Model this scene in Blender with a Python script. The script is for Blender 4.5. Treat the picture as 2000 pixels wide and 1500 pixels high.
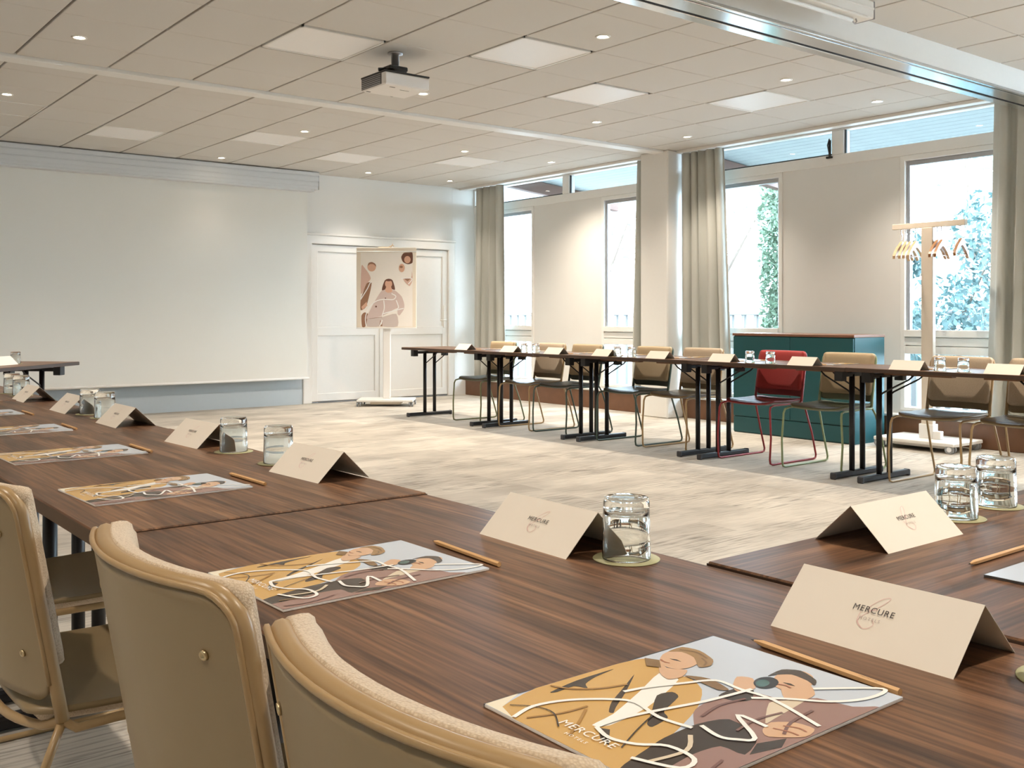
import bpy, bmesh, math, random
from mathutils import Vector, Matrix
random.seed(7)
S = bpy.context.scene
for o in list(bpy.data.objects): bpy.data.objects.remove(o)
COL = S.collection
PI = math.pi
R = math.radians

# ------------------------------------------------------------------ camera, world, exposure
CAMZ = 1.075
cd = bpy.data.cameras.new('camera'); cam = bpy.data.objects.new('camera', cd); COL.objects.link(cam)
cam.location = (0, 0, CAMZ); cam.rotation_euler = (R(90), 0, R(-38.2))
cd.sensor_width = 36; cd.lens = 36 * 1957.3 / 2000; cd.shift_y = -(750 - 617.5) / 2000
cd.clip_start = .05; cd.clip_end = 200
S.camera = cam
W = bpy.data.worlds.new('world'); S.world = W; W.use_nodes = True
bg = W.node_tree.nodes['Background']
bg.inputs[0].default_value = (.68, .83, 1.0, 1); bg.inputs[1].default_value = 27.0
S.view_settings.view_transform = 'Standard'; S.view_settings.look = 'None'
S.view_settings.gamma = 1; S.view_settings.use_curve_mapping = False
S.view_settings.exposure = 0.02
SPOT_W = 120.0          # each recessed downlight
SPOT_COL = (1.0, .88, .74)

# ------------------------------------------------------------------ materials
MATS = {}
def mat(name, col, rough=.5, metal=0, spec=.5, noise=0, nscale=30, bump=0, bscale=200, coat=0, emit=None, emits=0, sheen=0):
    m = bpy.data.materials.new(name); m.use_nodes = True; MATS[name] = m
    nt = m.node_tree; b = nt.nodes['Principled BSDF']
    b.inputs['Base Color'].default_value = (*col, 1); b.inputs['Roughness'].default_value = rough
    b.inputs['Metallic'].default_value = metal; b.inputs['Specular IOR Level'].default_value = spec
    b.inputs['Coat Weight'].default_value = coat; b.inputs['Sheen Weight'].default_value = sheen
    if emit: b.inputs['Emission Color'].default_value = (*emit, 1); b.inputs['Emission Strength'].default_value = emits
    tc = nt.nodes.new('ShaderNodeTexCoord')
    n = nt.nodes.new('ShaderNodeTexNoise'); n.inputs['Scale'].default_value = nscale; n.inputs['Detail'].default_value = 4
    nt.links.new(tc.outputs['Object'], n.inputs['Vector'])
    mx = nt.nodes.new('ShaderNodeMix'); mx.data_type = 'RGBA'
    k = max(noise, .015)
    mx.inputs[6].default_value = (*[c * (1 - k) for c in col], 1); mx.inputs[7].default_value = (*[min(1, c * (1 + k)) for c in col], 1)
    nt.links.new(n.outputs['Fac'], mx.inputs[0]); nt.links.new(mx.outputs[2], b.inputs['Base Color'])
    if bump:
        n2 = nt.nodes.new('ShaderNodeTexNoise'); n2.inputs['Scale'].default_value = bscale; n2.inputs['Detail'].default_value = 3
        nt.links.new(tc.outputs['Object'], n2.inputs['Vector'])
        bp = nt.nodes.new('ShaderNodeBump'); bp.inputs['Strength'].default_value = bump; bp.inputs['Distance'].default_value = .002
        nt.links.new(n2.outputs['Fac'], bp.inputs['Height']); nt.links.new(bp.outputs[0], b.inputs['Normal'])
    return m

mat('wall', (.80, .79, .76), .6, noise=.02, nscale=3, bump=.1)
mat('wall_grey', (.50, .56, .60), .6, noise=.02)
mat('trim_white', (.84, .83, .80), .4)
mat('door_white', (.84, .83, .80), .38)
mat('panel_white', (.78, .77, .74), .55, noise=.02, nscale=4)
mat('column', (.82, .81, .78), .5)
mat('tile', (.70, .67, .63), .85, noise=.05, nscale=260, bump=.35, bscale=420)
mat('ceiling_gap', (.19, .145, .105), .9)
mat('led_panel', (.95, .94, .94), .42, spec=.7)
mat('lamp_ring', (.85, .83, .80), .35)
mat('lamp_glow', (1, .9, .75), .4, emit=(1, .84, .62), emits=60)
mat('screen', (.80, .79, .74), .75, noise=.02, nscale=2)
mat('screen_case', (.66, .68, .69), .4)
mat('aluminium', (.72, .77, .82), .16, metal=1)
mat('slot', (.02, .022, .025), .6)
mat('black', (.012, .012, .013), .4)
mat('black_metal', (.007, .007, .009), .4)
mat('grey_metal', (.45, .45, .47), .35, metal=.8)
mat('chrome', (.8, .8, .82), .15, metal=1)
mat('rubber', (.05, .05, .055), .6)
mat('caster_grey', (.30, .32, .34), .45)
mat('projector', (.86, .83, .80), .35)
mat('vent', (.10, .095, .09), .6)
mat('white_metal', (.86, .84, .80), .35)
mat('light_wood', (.74, .53, .33), .5, noise=.10, nscale=14)
mat('rack_wood', (.74, .65, .54), .45, noise=.05, nscale=10)
mat('hanger_pale', (.56, .36, .19), .45, noise=.1, nscale=20)
mat('hanger_wood', (.34, .155, .055), .4, noise=.12, nscale=20)
mat('teal', (.012, .085, .095), .38, noise=.03)
mat('teal_top', (.22, .10, .055), .4, noise=.15, nscale=18)
mat('plinth', (.165, .075, .035), .5, noise=.25, nscale=9)
mat('edge_wood_shade', (.055, .030, .018), .45, noise=.15, nscale=40)  # dark edge tone, shade on the near row's edges put into the colour
mat('ledge', (.70, .68, .64), .45)
mat('card', (.86, .79, .69), .7)
mat('paper', (.90, .89, .87), .6)
mat('ink', (.06, .05, .05), .6)
mat('ink_soft', (.45, .38, .36), .6)
mat('ink_pink', (.80, .55, .52), .6)
mat('pencil', (.70, .42, .19), .45, noise=.06, nscale=60)
mat('lead', (.03, .03, .03), .4)
mat('coaster', (.42, .40, .22), .55, noise=.04)
mat('coaster_print', (.74, .70, .42), .55)
mat('sky_print', (.55, .62, .72), .22); mat('yellow', (.60, .37, .125), .22); mat('cream', (.82, .76, .60), .22)
mat('white', (.90, .90, .87), .22); mat('dark', (.045, .032, .025), .22); mat('mauve', (.31, .19, .165), .22)
mat('shirt', (.68, .58, .44), .22); mat('skin', (.64, .41, .26), .22); mat('hair', (.33, .20, .085), .22)
mat('hair2', (.05, .035, .028), .22); mat('fur', (.22, .13, .055), .22); mat('teal_print', (.06, .14, .14), .22)
mat('ochre', (.38, .20, .05), .22); mat('plum', (.19, .10, .09), .22); mat('rose', (.42, .18, .11), .22)
mat('spine', (.10, .10, .10), .4)
mat('poster_board', (.86, .76, .62), .5); mat('poster_bg', (.93, .87, .79), .4)
mat('p_jacket', (.68, .54, .49), .4); mat('p_pants', (.64, .54, .49), .4); mat('p_hair', (.16, .07, .045), .4)
mat('p_skin', (.72, .42, .29), .4); mat('p_pink', (.70, .47, .38), .4); mat('p_brown', (.33, .17, .10), .4); mat('p_white', (.95, .93, .9), .4)
mat('ground', (.18, .18, .17), .9, noise=.1, nscale=2)
mat('fence', (.10, .095, .09), .6)
mat('leaf', (.17, .25, .17), .6, noise=.5, nscale=3)
mat('leaf_blue', (.14, .225, .225), .6, noise=.5, nscale=3)
mat('leaf_pale', (.30, .32, .29), .6, noise=.3, nscale=3)
mat('bark', (.20, .15, .12), .9, noise=.2)
mat('soffit', (.27, .30, .30), .6, noise=.12, nscale=6)
mat('rafter', (.11, .055, .04), .6, noise=.15, nscale=8)
mat('frame_tan', (.40, .265, .125), .32, noise=.03)
mat('shell_tan', (.285, .205, .105), .36, noise=.03)
mat('frame_olive', (.16, .17, .075), .35); mat('shell_olive', (.13, .13, .065), .4)
mat('frame_green', (.055, .085, .065), .35); mat('shell_green', (.06, .075, .058), .4)
mat('frame_lime', (.26, .31, .155), .35); mat('shell_lime', (.20, .20, .11), .4)
mat('frame_red', (.28, .018, .022), .35); mat('shell_red', (.26, .02, .02), .4)
mat('screw', (.62, .50, .30), .3, metal=.9)

def weave(name, c1, c2, scale=420):
    m = mat(name, c1, .85, sheen=.15); nt = m.node_tree; b = nt.nodes['Principled BSDF']
    tc = nt.nodes.new('ShaderNodeTexCoord'); mp = nt.nodes.new('ShaderNodeMapping'); mp.inputs['Rotation'].default_value = (.5, .6, .78)
    ck = nt.nodes.new('ShaderNodeTexVoronoi'); ck.inputs['Scale'].default_value = scale
    nt.links.new(tc.outputs['Object'], mp.inputs[0]); nt.links.new(mp.outputs[0], ck.inputs['Vector'])
    mx = nt.nodes.new('ShaderNodeMix'); mx.data_type = 'RGBA'; mx.inputs[6].default_value = (*c1, 1); mx.inputs[7].default_value = (*c2, 1)
    nt.links.new(ck.outputs['Distance'], mx.inputs[0]); nt.links.new(mx.outputs[2], b.inputs['Base Color'])
    bp = nt.nodes.new('ShaderNodeBump'); bp.inputs['Strength'].default_value = .5; bp.inputs['Distance'].default_value = .0015
    nt.links.new(ck.outputs['Distance'], bp.inputs['Height']); nt.links.new(bp.outputs[0], b.inputs['Normal'])
    return m
weave('fabric_beige', (.72, .59, .43), (.48, .36, .24))
weave('fabric_sand', (.62, .48, .30), (.50, .37, .22))
weave('fabric_red', (.52, .055, .045), (.36, .03, .03))
weave('fabric_grey', (.20, .19, .18), (.30, .28, .27))
weave('curtain', (.52, .52, .47), (.58, .58, .53), 600)

def walnut():
    m = mat('walnut', (.2, .1, .05), .38, spec=.28); nt = m.node_tree; b = nt.nodes['Principled BSDF']
    tc = nt.nodes.new('ShaderNodeTexCoord'); oi = nt.nodes.new('ShaderNodeObjectInfo')
    sc = nt.nodes.new('ShaderNodeVectorMath'); sc.operation = 'ADD'
    ml = nt.nodes.new('ShaderNodeVectorMath'); ml.operation = 'SCALE'; ml.inputs[0].default_value = (7.3, 11.7, 3.1)
    nt.links.new(oi.outputs['Random'], ml.inputs['Scale']); nt.links.new(tc.outputs['Object'], sc.inputs[0]); nt.links.new(ml.outputs[0], sc.inputs[1])
    def stretched(sx, sy, scale, det, dist=0):
        mp = nt.nodes.new('ShaderNodeMapping'); mp.inputs['Scale'].default_value = (sx, sy, sy)
        n = nt.nodes.new('ShaderNodeTexNoise'); n.inputs['Scale'].default_value = scale; n.inputs['Detail'].default_value = det
        n.inputs['Distortion'].default_value = dist
        nt.links.new(sc.outputs[0], mp.inputs[0]); nt.links.new(mp.outputs[0], n.inputs['Vector']); return n
    a = stretched(1.1, 16, 1.6, 6, .6); f = stretched(2.2, 70, 2.2, 3, .1)
    r1 = nt.nodes.new('ShaderNodeValToRGB')
    e = r1.color_ramp.elements; e[0].position = .28; e[0].color = (.060, .032, .018, 1); e[1].position = .74; e[1].color = (.265, .140, .072, 1)
    x = r1.color_ramp.elements.new(.5); x.color = (.150, .074, .037, 1)
    nt.links.new(a.outputs['Fac'], r1.inputs[0])
    r2 = nt.nodes.new('ShaderNodeValToRGB'); e = r2.color_ramp.elements; e[0].position = .36; e[0].color = (.50, .48, .48, 1); e[1].position = .66; e[1].color = (1.22, 1.2, 1.18, 1)
    nt.links.new(f.outputs['Fac'], r2.inputs[0])
    mx = nt.nodes.new('ShaderNodeMix'); mx.data_type = 'RGBA'; mx.blend_type = 'MULTIPLY'; mx.inputs[0].default_value = 1
    nt.links.new(r1.outputs[0], mx.inputs[6]); nt.links.new(r2.outputs[0], mx.inputs[7]); nt.links.new(mx.outputs[2], b.inputs['Base Color'])
    return m
walnut()

def carpet():
    m = mat('carpet', (.4, .36, .3), .95, spec=.15); nt = m.node_tree; b = nt.nodes['Principled BSDF']
    tc = nt.nodes.new('ShaderNodeTexCoord')
    br = nt.nodes.new('ShaderNodeTexBrick'); br.offset = .5
    br.inputs['Scale'].default_value = 1; br.inputs['Brick Width'].default_value = 1.0; br.inputs['Row Height'].default_value = .25
    br.inputs['Mortar Size'].default_value = 0.0; br.inputs['Bias'].default_value = 0
    br.inputs['Color1'].default_value = (.47, .43, .375, 1); br.inputs['Color2'].default_value = (.60, .555, .485, 1)
    nt.links.new(tc.outputs['Object'], br.inputs['Vector'])
    def noise(sc, scale, det):
        mp = nt.nodes.new('ShaderNodeMapping'); mp.inputs['Scale'].default_value = sc; nt.links.new(tc.outputs['Object'], mp.inputs[0])
        n = nt.nodes.new('ShaderNodeTexNoise'); n.inputs['Scale'].default_value = scale; n.inputs['Detail'].default_value = det; nt.links.new(mp.outputs[0], n.inputs['Vector']); return n
    def ramp(src, p0, c0, p1, c1):
        r = nt.nodes.new('ShaderNodeValToRGB'); e = r.color_ramp.elements; e[0].position = p0; e[0].color = (c0, c0, c0, 1); e[1].position = p1; e[1].color = (c1, c1, c1, 1)
        nt.links.new(src, r.inputs[0]); return r
    def mul(a, b_, fac=1):
        m_ = nt.nodes.new('ShaderNodeMix'); m_.data_type = 'RGBA'; m_.blend_type = 'MULTIPLY'; nt.links.new(a, m_.inputs[6]); nt.links.new(b_, m_.inputs[7])
        if isinstance(fac, (int, float)): m_.inputs[0].default_value = fac
        else: nt.links.new(fac, m_.inputs[0])
        return m_.outputs[2]
    soft = ramp(noise((1.6, 2.6, 1), 1.3, 7).outputs['Fac'], .36, .80, .58, 1.05)
    n2 = noise((5, 78, 1), 1, 2); ribs = ramp(n2.outputs['Fac'], .38, .36, .52, 1.0)
    br2 = nt.nodes.new('ShaderNodeTexBrick'); br2.offset = .5; br2.inputs['Scale'].default_value = 1; br2.inputs['Brick Width'].default_value = 1.0; br2.inputs['Row Height'].default_value = .25
    br2.inputs['Mortar Size'].default_value = 0; br2.inputs['Color1'].default_value = (.3, .3, .3, 1); br2.inputs['Color2'].default_value = (1, 1, 1, 1)
    sh = nt.nodes.new('ShaderNodeMapping'); sh.inputs['Location'].default_value = (40, 17.5, 0); nt.links.new(tc.outputs['Object'], sh.inputs[0]); nt.links.new(sh.outputs[0], br2.inputs['Vector'])
    msk = ramp(noise((1, 2.2, 1), 1.1, 3).outputs['Fac'], .40, .25, .62, 1.0)
    amt = mul(br2.outputs['Color'], msk.outputs[0])
    out = mul(mul(br.outputs['Color'], soft.outputs[0], .8), ribs.outputs[0], amt)
    nt.links.new(out, b.inputs['Base Color'])
    bp = nt.nodes.new('ShaderNodeBump'); bp.inputs['Strength'].default_value = .6; bp.inputs['Distance'].default_value = .004
    nt.links.new(n2.outputs['Fac'], bp.inputs['Height']); nt.links.new(bp.outputs[0], b.inputs['Normal'])
carpet()

def pane_mat():
    m = bpy.data.materials.new('pane'); m.use_nodes = True; MATS['pane'] = m; nt = m.node_tree
    nt.nodes.remove(nt.nodes['Principled BSDF']); out = nt.nodes['Material Output']
    t = nt.nodes.new('ShaderNodeBsdfTransparent'); t.inputs[0].default_value = (.93, .97, .97, 1)
    g = nt.nodes.new('ShaderNodeBsdfGlossy'); g.inputs['Roughness'].default_value = .02
    lw = nt.nodes.new('ShaderNodeLayerWeight'); pw = nt.nodes.new('ShaderNodeMath'); pw.operation = 'POWER'; pw.inputs[1].default_value = 5
    fr = nt.nodes.new('ShaderNodeMath'); fr.operation = 'MULTIPLY_ADD'; fr.inputs[1].default_value = .9; fr.inputs[2].default_value = .04
    nt.links.new(lw.outputs['Facing'], pw.inputs[0]); nt.links.new(pw.outputs[0], fr.inputs[0])
    mx = nt.nodes.new('ShaderNodeMixShader'); nt.links.new(fr.outputs[0], mx.inputs[0]); nt.links.new(t.outputs[0], mx.inputs[1]); nt.links.new(g.outputs[0], mx.inputs[2])
    nt.links.new(mx.outputs[0], out.inputs[0])
    m = bpy.data.materials.new('glass'); m.use_nodes = True; MATS['glass'] = m; b = m.node_tree.nodes['Principled BSDF']
    b.inputs['Base Color'].default_value = (.98, 1, .99, 1); b.inputs['Roughness'].default_value = .0
    b.inputs['Transmission Weight'].default_value = 1; b.inputs['IOR'].default_value = 1.48
pane_mat()

# ------------------------------------------------------------------ mesh helpers
class MB:
    def __init__(s): s.v = []; s.f = []; s.mi = []; s.cur = 0; s.smooth = []; s.sm = False
    def face(s, idx): s.f.append(tuple(idx)); s.mi.append(s.cur); s.smooth.append(s.sm)
    def add(s, vs):
        i = len(s.v); s.v += [tuple(p) for p in vs]; return i
    def box(s, x0, x1, y0, y1, z0, z1, M=None):
        vs = [Vector(p) for p in ((x0,y0,z0),(x1,y0,z0),(x1,y1,z0),(x0,y1,z0),(x0,y0,z1),(x1,y0,z1),(x1,y1,z1),(x0,y1,z1))]
        if M: vs = [M @ p for p in vs]
        i = s.add(vs); k = s.sm; s.sm = False
        for q in ((0,3,2,1),(4,5,6,7),(0,1,5,4),(1,2,6,5),(2,3,7,6),(3,0,4,7)): s.face([i + j for j in q])
        s.sm = k; return s
    def bbox(s, x0, x1, y0, y1, z0, z1, b=.003, M=None):
        """box with chamfered edges"""
        xs = (x0, x1); ys = (y0, y1); zs = (z0, z1)
        idx = {}
        def V(i, j, k, a):
            p = [xs[i], ys[j], zs[k]]; sg = (1 - 2*i, 1 - 2*j, 1 - 2*k)
            for d in range(3):
                if d != a: p[d] += sg[d] * b
            q = Vector(p)
            if M: q = M @ q
            return s.add([q])
        for i in (0,1):
            for j in (0,1):
                for k in (0,1):
                    for a in range(3): idx[i,j,k,a] = V(i,j,k,a)
        km = s.sm; s.sm = False
        for a in range(3):
            o = [d for d in range(3) if d != a]
            for e in (0,1):
                q = []
                for (p1, p2) in ((0,0),(1,0),(1,1),(0,1)):
                    c = [0,0,0]; c[a] = e; c[o[0]] = p1; c[o[1]] = p2; q.append(idx[(*c, a)])
                s.face(q)
        for a in range(3):
            o = [d for d in range(3) if d != a]
            for p1 in (0,1):
                for p2 in (0,1):
                    c0 = [0,0,0]; c0[o[0]] = p1; c0[o[1]] = p2; c1 = list(c0); c1[a] = 1
                    s.face([idx[(*c0, o[0])], idx[(*c1, o[0])], idx[(*c1, o[1])], idx[(*c0, o[1])]])
        for i in (0,1):
            for j in (0,1):
                for k in (0,1): s.face([idx[i,j,k,0], idx[i,j,k,1], idx[i,j,k,2]])
        s.sm = km; return s
    def tube(s, pts, r, n=8, closed=False, cap=True):
        pts = [Vector(p) for p in pts]; N = len(pts); k = s.sm; s.sm = True
        rings = []; up = None
        for i, p in enumerate(pts):
            a = pts[(i - 1) % N] if (closed or i > 0) else p; c = pts[(i + 1) % N] if (closed or i < N - 1) else p
            t = ((p - a).normalized() + (c - p).normalized()) if (a != p and c != p) else (c - a)
            t.normalize()
            if up is None:
                up = Vector((0,0,1)) if abs(t.z) < .9 else Vector((1,0,0))
            u = (up - t * up.dot(t)); u.normalize(); w = t.cross(u); up = u
            rr = r[i] if isinstance(r, (list, tuple)) else r
            rings.append(s.add([p + (u * math.cos(2*PI*q/n) + w * math.sin(2*PI*q/n)) * rr for q in range(n)]))
        for i in range(N if closed else N - 1):
            a, c = rings[i], rings[(i + 1) % N]
            for q in range(n): s.face([a + q, a + (q + 1) % n, c + (q + 1) % n, c + q])
        if cap and not closed:
            s.sm = False; s.face([rings[0] + q for q in reversed(range(n))]); s.face([rings[-1] + q for q in range(n)])
        s.sm = k; return s
    def lathe(s, prof, n=32, closed=False):
        k = s.sm; s.sm = True; rings = []
        for (r, z) in prof:
            if r < 1e-6: rings.append((s.add([(0, 0, z)]), 1))
            else: rings.append((s.add([(r*math.cos(2*PI*q/n), r*math.sin(2*PI*q/n), z) for q in range(n)]), n))
        pairs = list(zip(rings[:-1], rings[1:]))
        if closed: pairs.append((rings[-1], rings[0]))
        for (a, na), (c, nc) in pairs:
            for q in range(n):
                q2 = (q + 1) % n
                if na == 1 and nc == 1: continue
                if na == 1: s.face([a, c + q2, c + q])
                elif nc == 1: s.face([a + q, a + q2, c])
                else: s.face([a + q, a + q2, c + q2, c + q])
        s.sm = k; return s
    def prism(s, poly, z0, z1, M=None):
        n = len(poly); k = s.sm; s.sm = False
        lo = [Vector((p[0], p[1], z0)) for p in poly]; hi = [Vector((p[0], p[1], z1)) for p in poly]
        if M: lo = [M @ p for p in lo]; hi = [M @ p for p in hi]
        a = s.add(lo); b = s.add(hi)
        s.face([a + i for i in reversed(range(n))]); s.face([b + i for i in range(n)])
        for i in range(n): s.face([a + i, a + (i+1) % n, b + (i+1) % n, b + i])
        s.sm = k; return s
    def poly(s, pts, z, M=None):
        vs = [Vector((p[0], p[1], z)) for p in pts]
        if sum(vs[i].x*vs[(i+1)%len(vs)].y - vs[(i+1)%len(vs)].x*vs[i].y for i in range(len(vs))) < 0: vs.reverse()
        if M: vs = [M @ p for p in vs]
        a = s.add(vs); s.face([a + i for i in range(len(vs))]); return s
    @staticmethod
    def soft(pts, lo=-1e9, hi=1e9, sub=3):
        n = len(pts); out = []
        if n < 5: return list(pts)
        for i in range(n):
            p0, p1, p2, p3 = (pts[(i + k - 1) % n] for k in range(4))
            for j in range(sub):
                t = j / sub; q = []
                for d in (0, 1):
                    v = .5*(2*p1[d] + .7*(p2[d]-p0[d])*t + (-3*p1[d]*2 + 3*p2[d]*2 - 1.4*(p2[d]-p0[d]) - .7*(p3[d]-p1[d]))*t*t + (2*p1[d]*2 - 2*p2[d]*2 + .7*(p2[d]-p0[d]) + .7*(p3[d]-p1[d]))*t**3)
                    q.append(min(hi, max(lo, v)))
                out.append(tuple(q))
        return out
    def ribbon(s, pts, w, z, M=None, sub=4):
        P = [Vector((p[0], p[1], 0)) for p in pts]; Q = []
        for i in range(len(P) - 1):                       # catmull-rom
            p0 = P[max(0, i-1)]; p1 = P[i]; p2 = P[i+1]; p3 = P[min(len(P)-1, i+2)]
            for j in range(sub):
                t = j / sub
                Q.append(.5*((2*p1) + (p2-p0)*t + (2*p0-5*p1+4*p2-p3)*t*t + (3*p1-p0-3*p2+p3)*t**3))
        Q.append(P[-1]); prev = None
        for i, p in enumerate(Q):
            t = (Q[min(i+1, len(Q)-1)] - Q[max(i-1, 0)]).normalized(); n = Vector((-t.y, t.x, 0)) * w / 2
            vs = [p + n, p - n]
            for q in vs: q.z = z
            if M: vs = [M @ q for q in vs]
            a = s.add(vs)
            if prev is not None: s.face([prev + 1, a + 1, a, prev])
            prev = a
        return s
    def mesh(s, name, mats=1, fix=True, tri=False):
        me = bpy.data.meshes.new(name); me.from_pydata(s.v, [], s.f)
        for k in range(mats): me.materials.append(None)
        me.polygons.foreach_set('material_index', s.mi); me.polygons.foreach_set('use_smooth', s.smooth)
        if fix or tri:
            bm = bmesh.new(); bm.from_mesh(me)
            if fix: bmesh.ops.recalc_face_normals(bm, faces=bm.faces)
            if tri: bmesh.ops.triangulate(bm, faces=bm.faces)
            bm.to_mesh(me); bm.free()
        me.update(); return me

def link(o, parent=None):
    COL.objects.link(o)
    if parent is not None: o.parent = parent
    return o
def part(name, me, m, parent=None, loc=None, rot=None, label=None):
    """one mesh object; materials are kept on the object so that mesh data can be shared"""
    o = bpy.data.objects.new(name, me); link(o, parent)
    ms = m if isinstance(m, (list, tuple)) else [m]
    for i, x in enumerate(ms):
        o.material_slots[i].link = 'OBJECT'; o.material_slots[i].material = MATS[x]
    if loc: o.location = loc
    if rot: o.rotation_euler = rot
    if label: o['label'] = label
    return o
def tag(o, label, cat, group=None):
    o['label'] = label; o['category'] = cat
    if group: o['group'] = group
    return o
def thing(name, label, cat, loc=(0,0,0), rotz=0, group=None):
    o = bpy.data.objects.new(name, None); o.empty_display_size = .1; link(o); o.location = loc; o.rotation_euler = (0,0,rotz)
    return tag(o, label, cat, group)
def struct(o, label=None):
    o['kind'] = 'structure'
    if label: o['label'] = label
    return o
def sempty(name, loc=(0,0,0), label=None):
    o = bpy.data.objects.new(name, None); o.empty_display_size = .1; link(o); o.location = loc; return struct(o, label)
def boxes(name, bl, m, parent=None, b=0):
    q = MB()
    for k, x in enumerate(bl):
        e = .0003 * k; x = (x[0] + e, x[1] - e, x[2] + e, x[3] - e, x[4] + e, x[5] - e)
        (q.bbox(*x, b=b) if b else q.box(*x))
    return part(name, q.mesh(name), m, parent)
def nth(i): return ('first','second','third','fourth','fifth','sixth','seventh','eighth','ninth','tenth')[i]
_tm = {}
def text_mesh(txt, size, spacing=1.0):
    k = (txt, size, spacing)
    if k not in _tm:
        c = bpy.data.curves.new('text', 'FONT'); c.body = txt; c.size = size; c.align_x = 'CENTER'; c.align_y = 'CENTER'; c.space_character = spacing; c.resolution_u = 3
        o = bpy.data.objects.new('text', c); COL.objects.link(o)
        me = bpy.data.meshes.new_from_object(o.evaluated_get(bpy.context.evaluated_depsgraph_get()))
        bpy.data.objects.remove(o); bpy.data.curves.remove(c)
        me.materials.clear(); me.materials.append(None); _tm[k] = me
    return _tm[k]

# ------------------------------------------------------------------ room shell
CZ = 2.82; WX = 8.15; FY = 11.2; LX = -2.6; BY = -3.4
struct(boxes('floor', [(LX - .1, WX + .1, BY - .1, FY + .1, -.1, 0)], 'carpet'), 'beige carpet with grey streaked plank pattern')
struct(boxes('wall_left', [(LX - .1, LX, BY, FY, 0, CZ + .15)], 'wall'))
struct(boxes('wall_back', [(LX - .1, WX + .1, BY - .1, BY, 0, CZ + .15)], 'wall'))
wf = struct(boxes('wall_front', [(LX - .1, 5.60, FY, FY + .1, 0, CZ + .15), (7.78, WX + .1, FY, FY + .1, 0, CZ + .15), (5.60, 7.78, FY, FY + .1, 2.06, CZ + .15),
                                (5.60, 7.78, FY + .09, FY + .1, 0, 2.06)], 'wall'), 'white painted wall with the double door')
struct(boxes('baseboard_front', [(LX, 5.55, FY - .012, FY, 0, .62)], 'wall_grey'), 'grey lower wall under the projection screen')  # lower wall band, greyer than the wall above

# ceiling: dark carrier slab, single mineral fibre tiles below it
ceil = struct(boxes('ceiling', [(LX - .1, WX + .12, BY - .1, FY + .1, CZ + .022, CZ + .15)], 'ceiling_gap'), 'suspended ceiling of pale mineral fibre tiles')
GX = [2.725 + .6 * k for k in range(-9, 10)]; GX[-1] = WX - .005
GYN = [4.22 - .635 * k for k in range(12, 0, -1)] + [4.22, 4.855, 5.49, 6.125, 6.76, 7.297]
GYF = [7.443, 7.75, 8.34, 8.93, 9.515, 10.10, 10.685, FY]
panels = {'L1': (2.725, 5.49), 'L2': (3.925, 4.855), 'L3': (5.125, 5.49), 'L4': (6.325, 4.855), 'L5': (2.725, 9.515), 'L6': (3.925, 8.93), 'L7': (5.125, 9.515), 'L8': (6.325, 8.93), 'L9': (1.525, 8.93)}
pset = {(round(a, 2), round(b, 2)) for a, b in panels.values()}
tile_cache = {}; rest = MB(); TG = .015; TGY = .006
def tile(x0, x1, y0, y1, real):
    a, b = (x1 - x0) / 2 - TG / 2, (y1 - y0) / 2 - TGY / 2
    if not real:
        rest.bbox(x0 + TG/2, x1 - TG/2, y0 + TGY/2, y1 - TGY/2, CZ, CZ + .021, b=.003); return
    k = (round(a, 3), round(b, 3))
    if k not in tile_cache: tile_cache[k] = MB().bbox(-a, a, -b, b, 0, .021, b=.003).mesh('tile')
    part('tile', tile_cache[k], 'tile', ceil, ((x0 + x1)/2, (y0 + y1)/2, CZ + random.uniform(-.0008, .0008)))
for GY in (GYN, GYF):
    for i in range(len(GX) - 1):
        for j in range(len(GY) - 1):
            if (round(GX[i], 2), round(GY[j], 2)) in pset: continue
            y0, y1 = GY[j], GY[j+1]
            if y0 < 3.35 < y1 or (y0 >= 3.2 and y1 <= 3.6): pass
            real = (GX[i] > .85 and y0 > 3.2) or (GX[i] > 3.8 and y0 > .9)
            tile(GX[i], GX[i+1], y0, y1, real)
rt = part('tile_field', rest.mesh('tile_field'), 'tile', ceil); rt['kind'] = 'stuff'
# flush strip across the ceiling, bulkhead with folding-wall track
s1 = struct(boxes('trim_1', [(LX, WX, 7.30, 7.44, CZ - .026, CZ + .02)], 'trim_white', b=.004), 'white strip running across the tiled ceiling')
BK0, BK1, BKZ = 3.35, 3.59, CZ - .174
bk = struct(boxes('trim_2', [(LX, WX, BK0, BK1, BKZ + .012, CZ + .02)], 'trim_white'), 'white bulkhead carrying the folding wall track')
boxes('track', [(LX, WX, 3.375, 3.495, BKZ - .006, BKZ + .02), (LX, WX, 3.525, BK1 + .004, BKZ - .006, BKZ + .02), (LX, WX, 3.345, 3.372, BKZ - .002, BKZ + .02)], 'aluminium', bk, b=.003)
boxes('track_slot', [(LX, WX, 3.495, 3.525, BKZ + .010, BKZ + .014)], 'slot', bk)
# column between the two window bays
struct(boxes('trim_3', [(7.77, WX, 7.24, 7.64, 0, CZ)], 'column', b=.012), 'square white column between the window bays')

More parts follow.
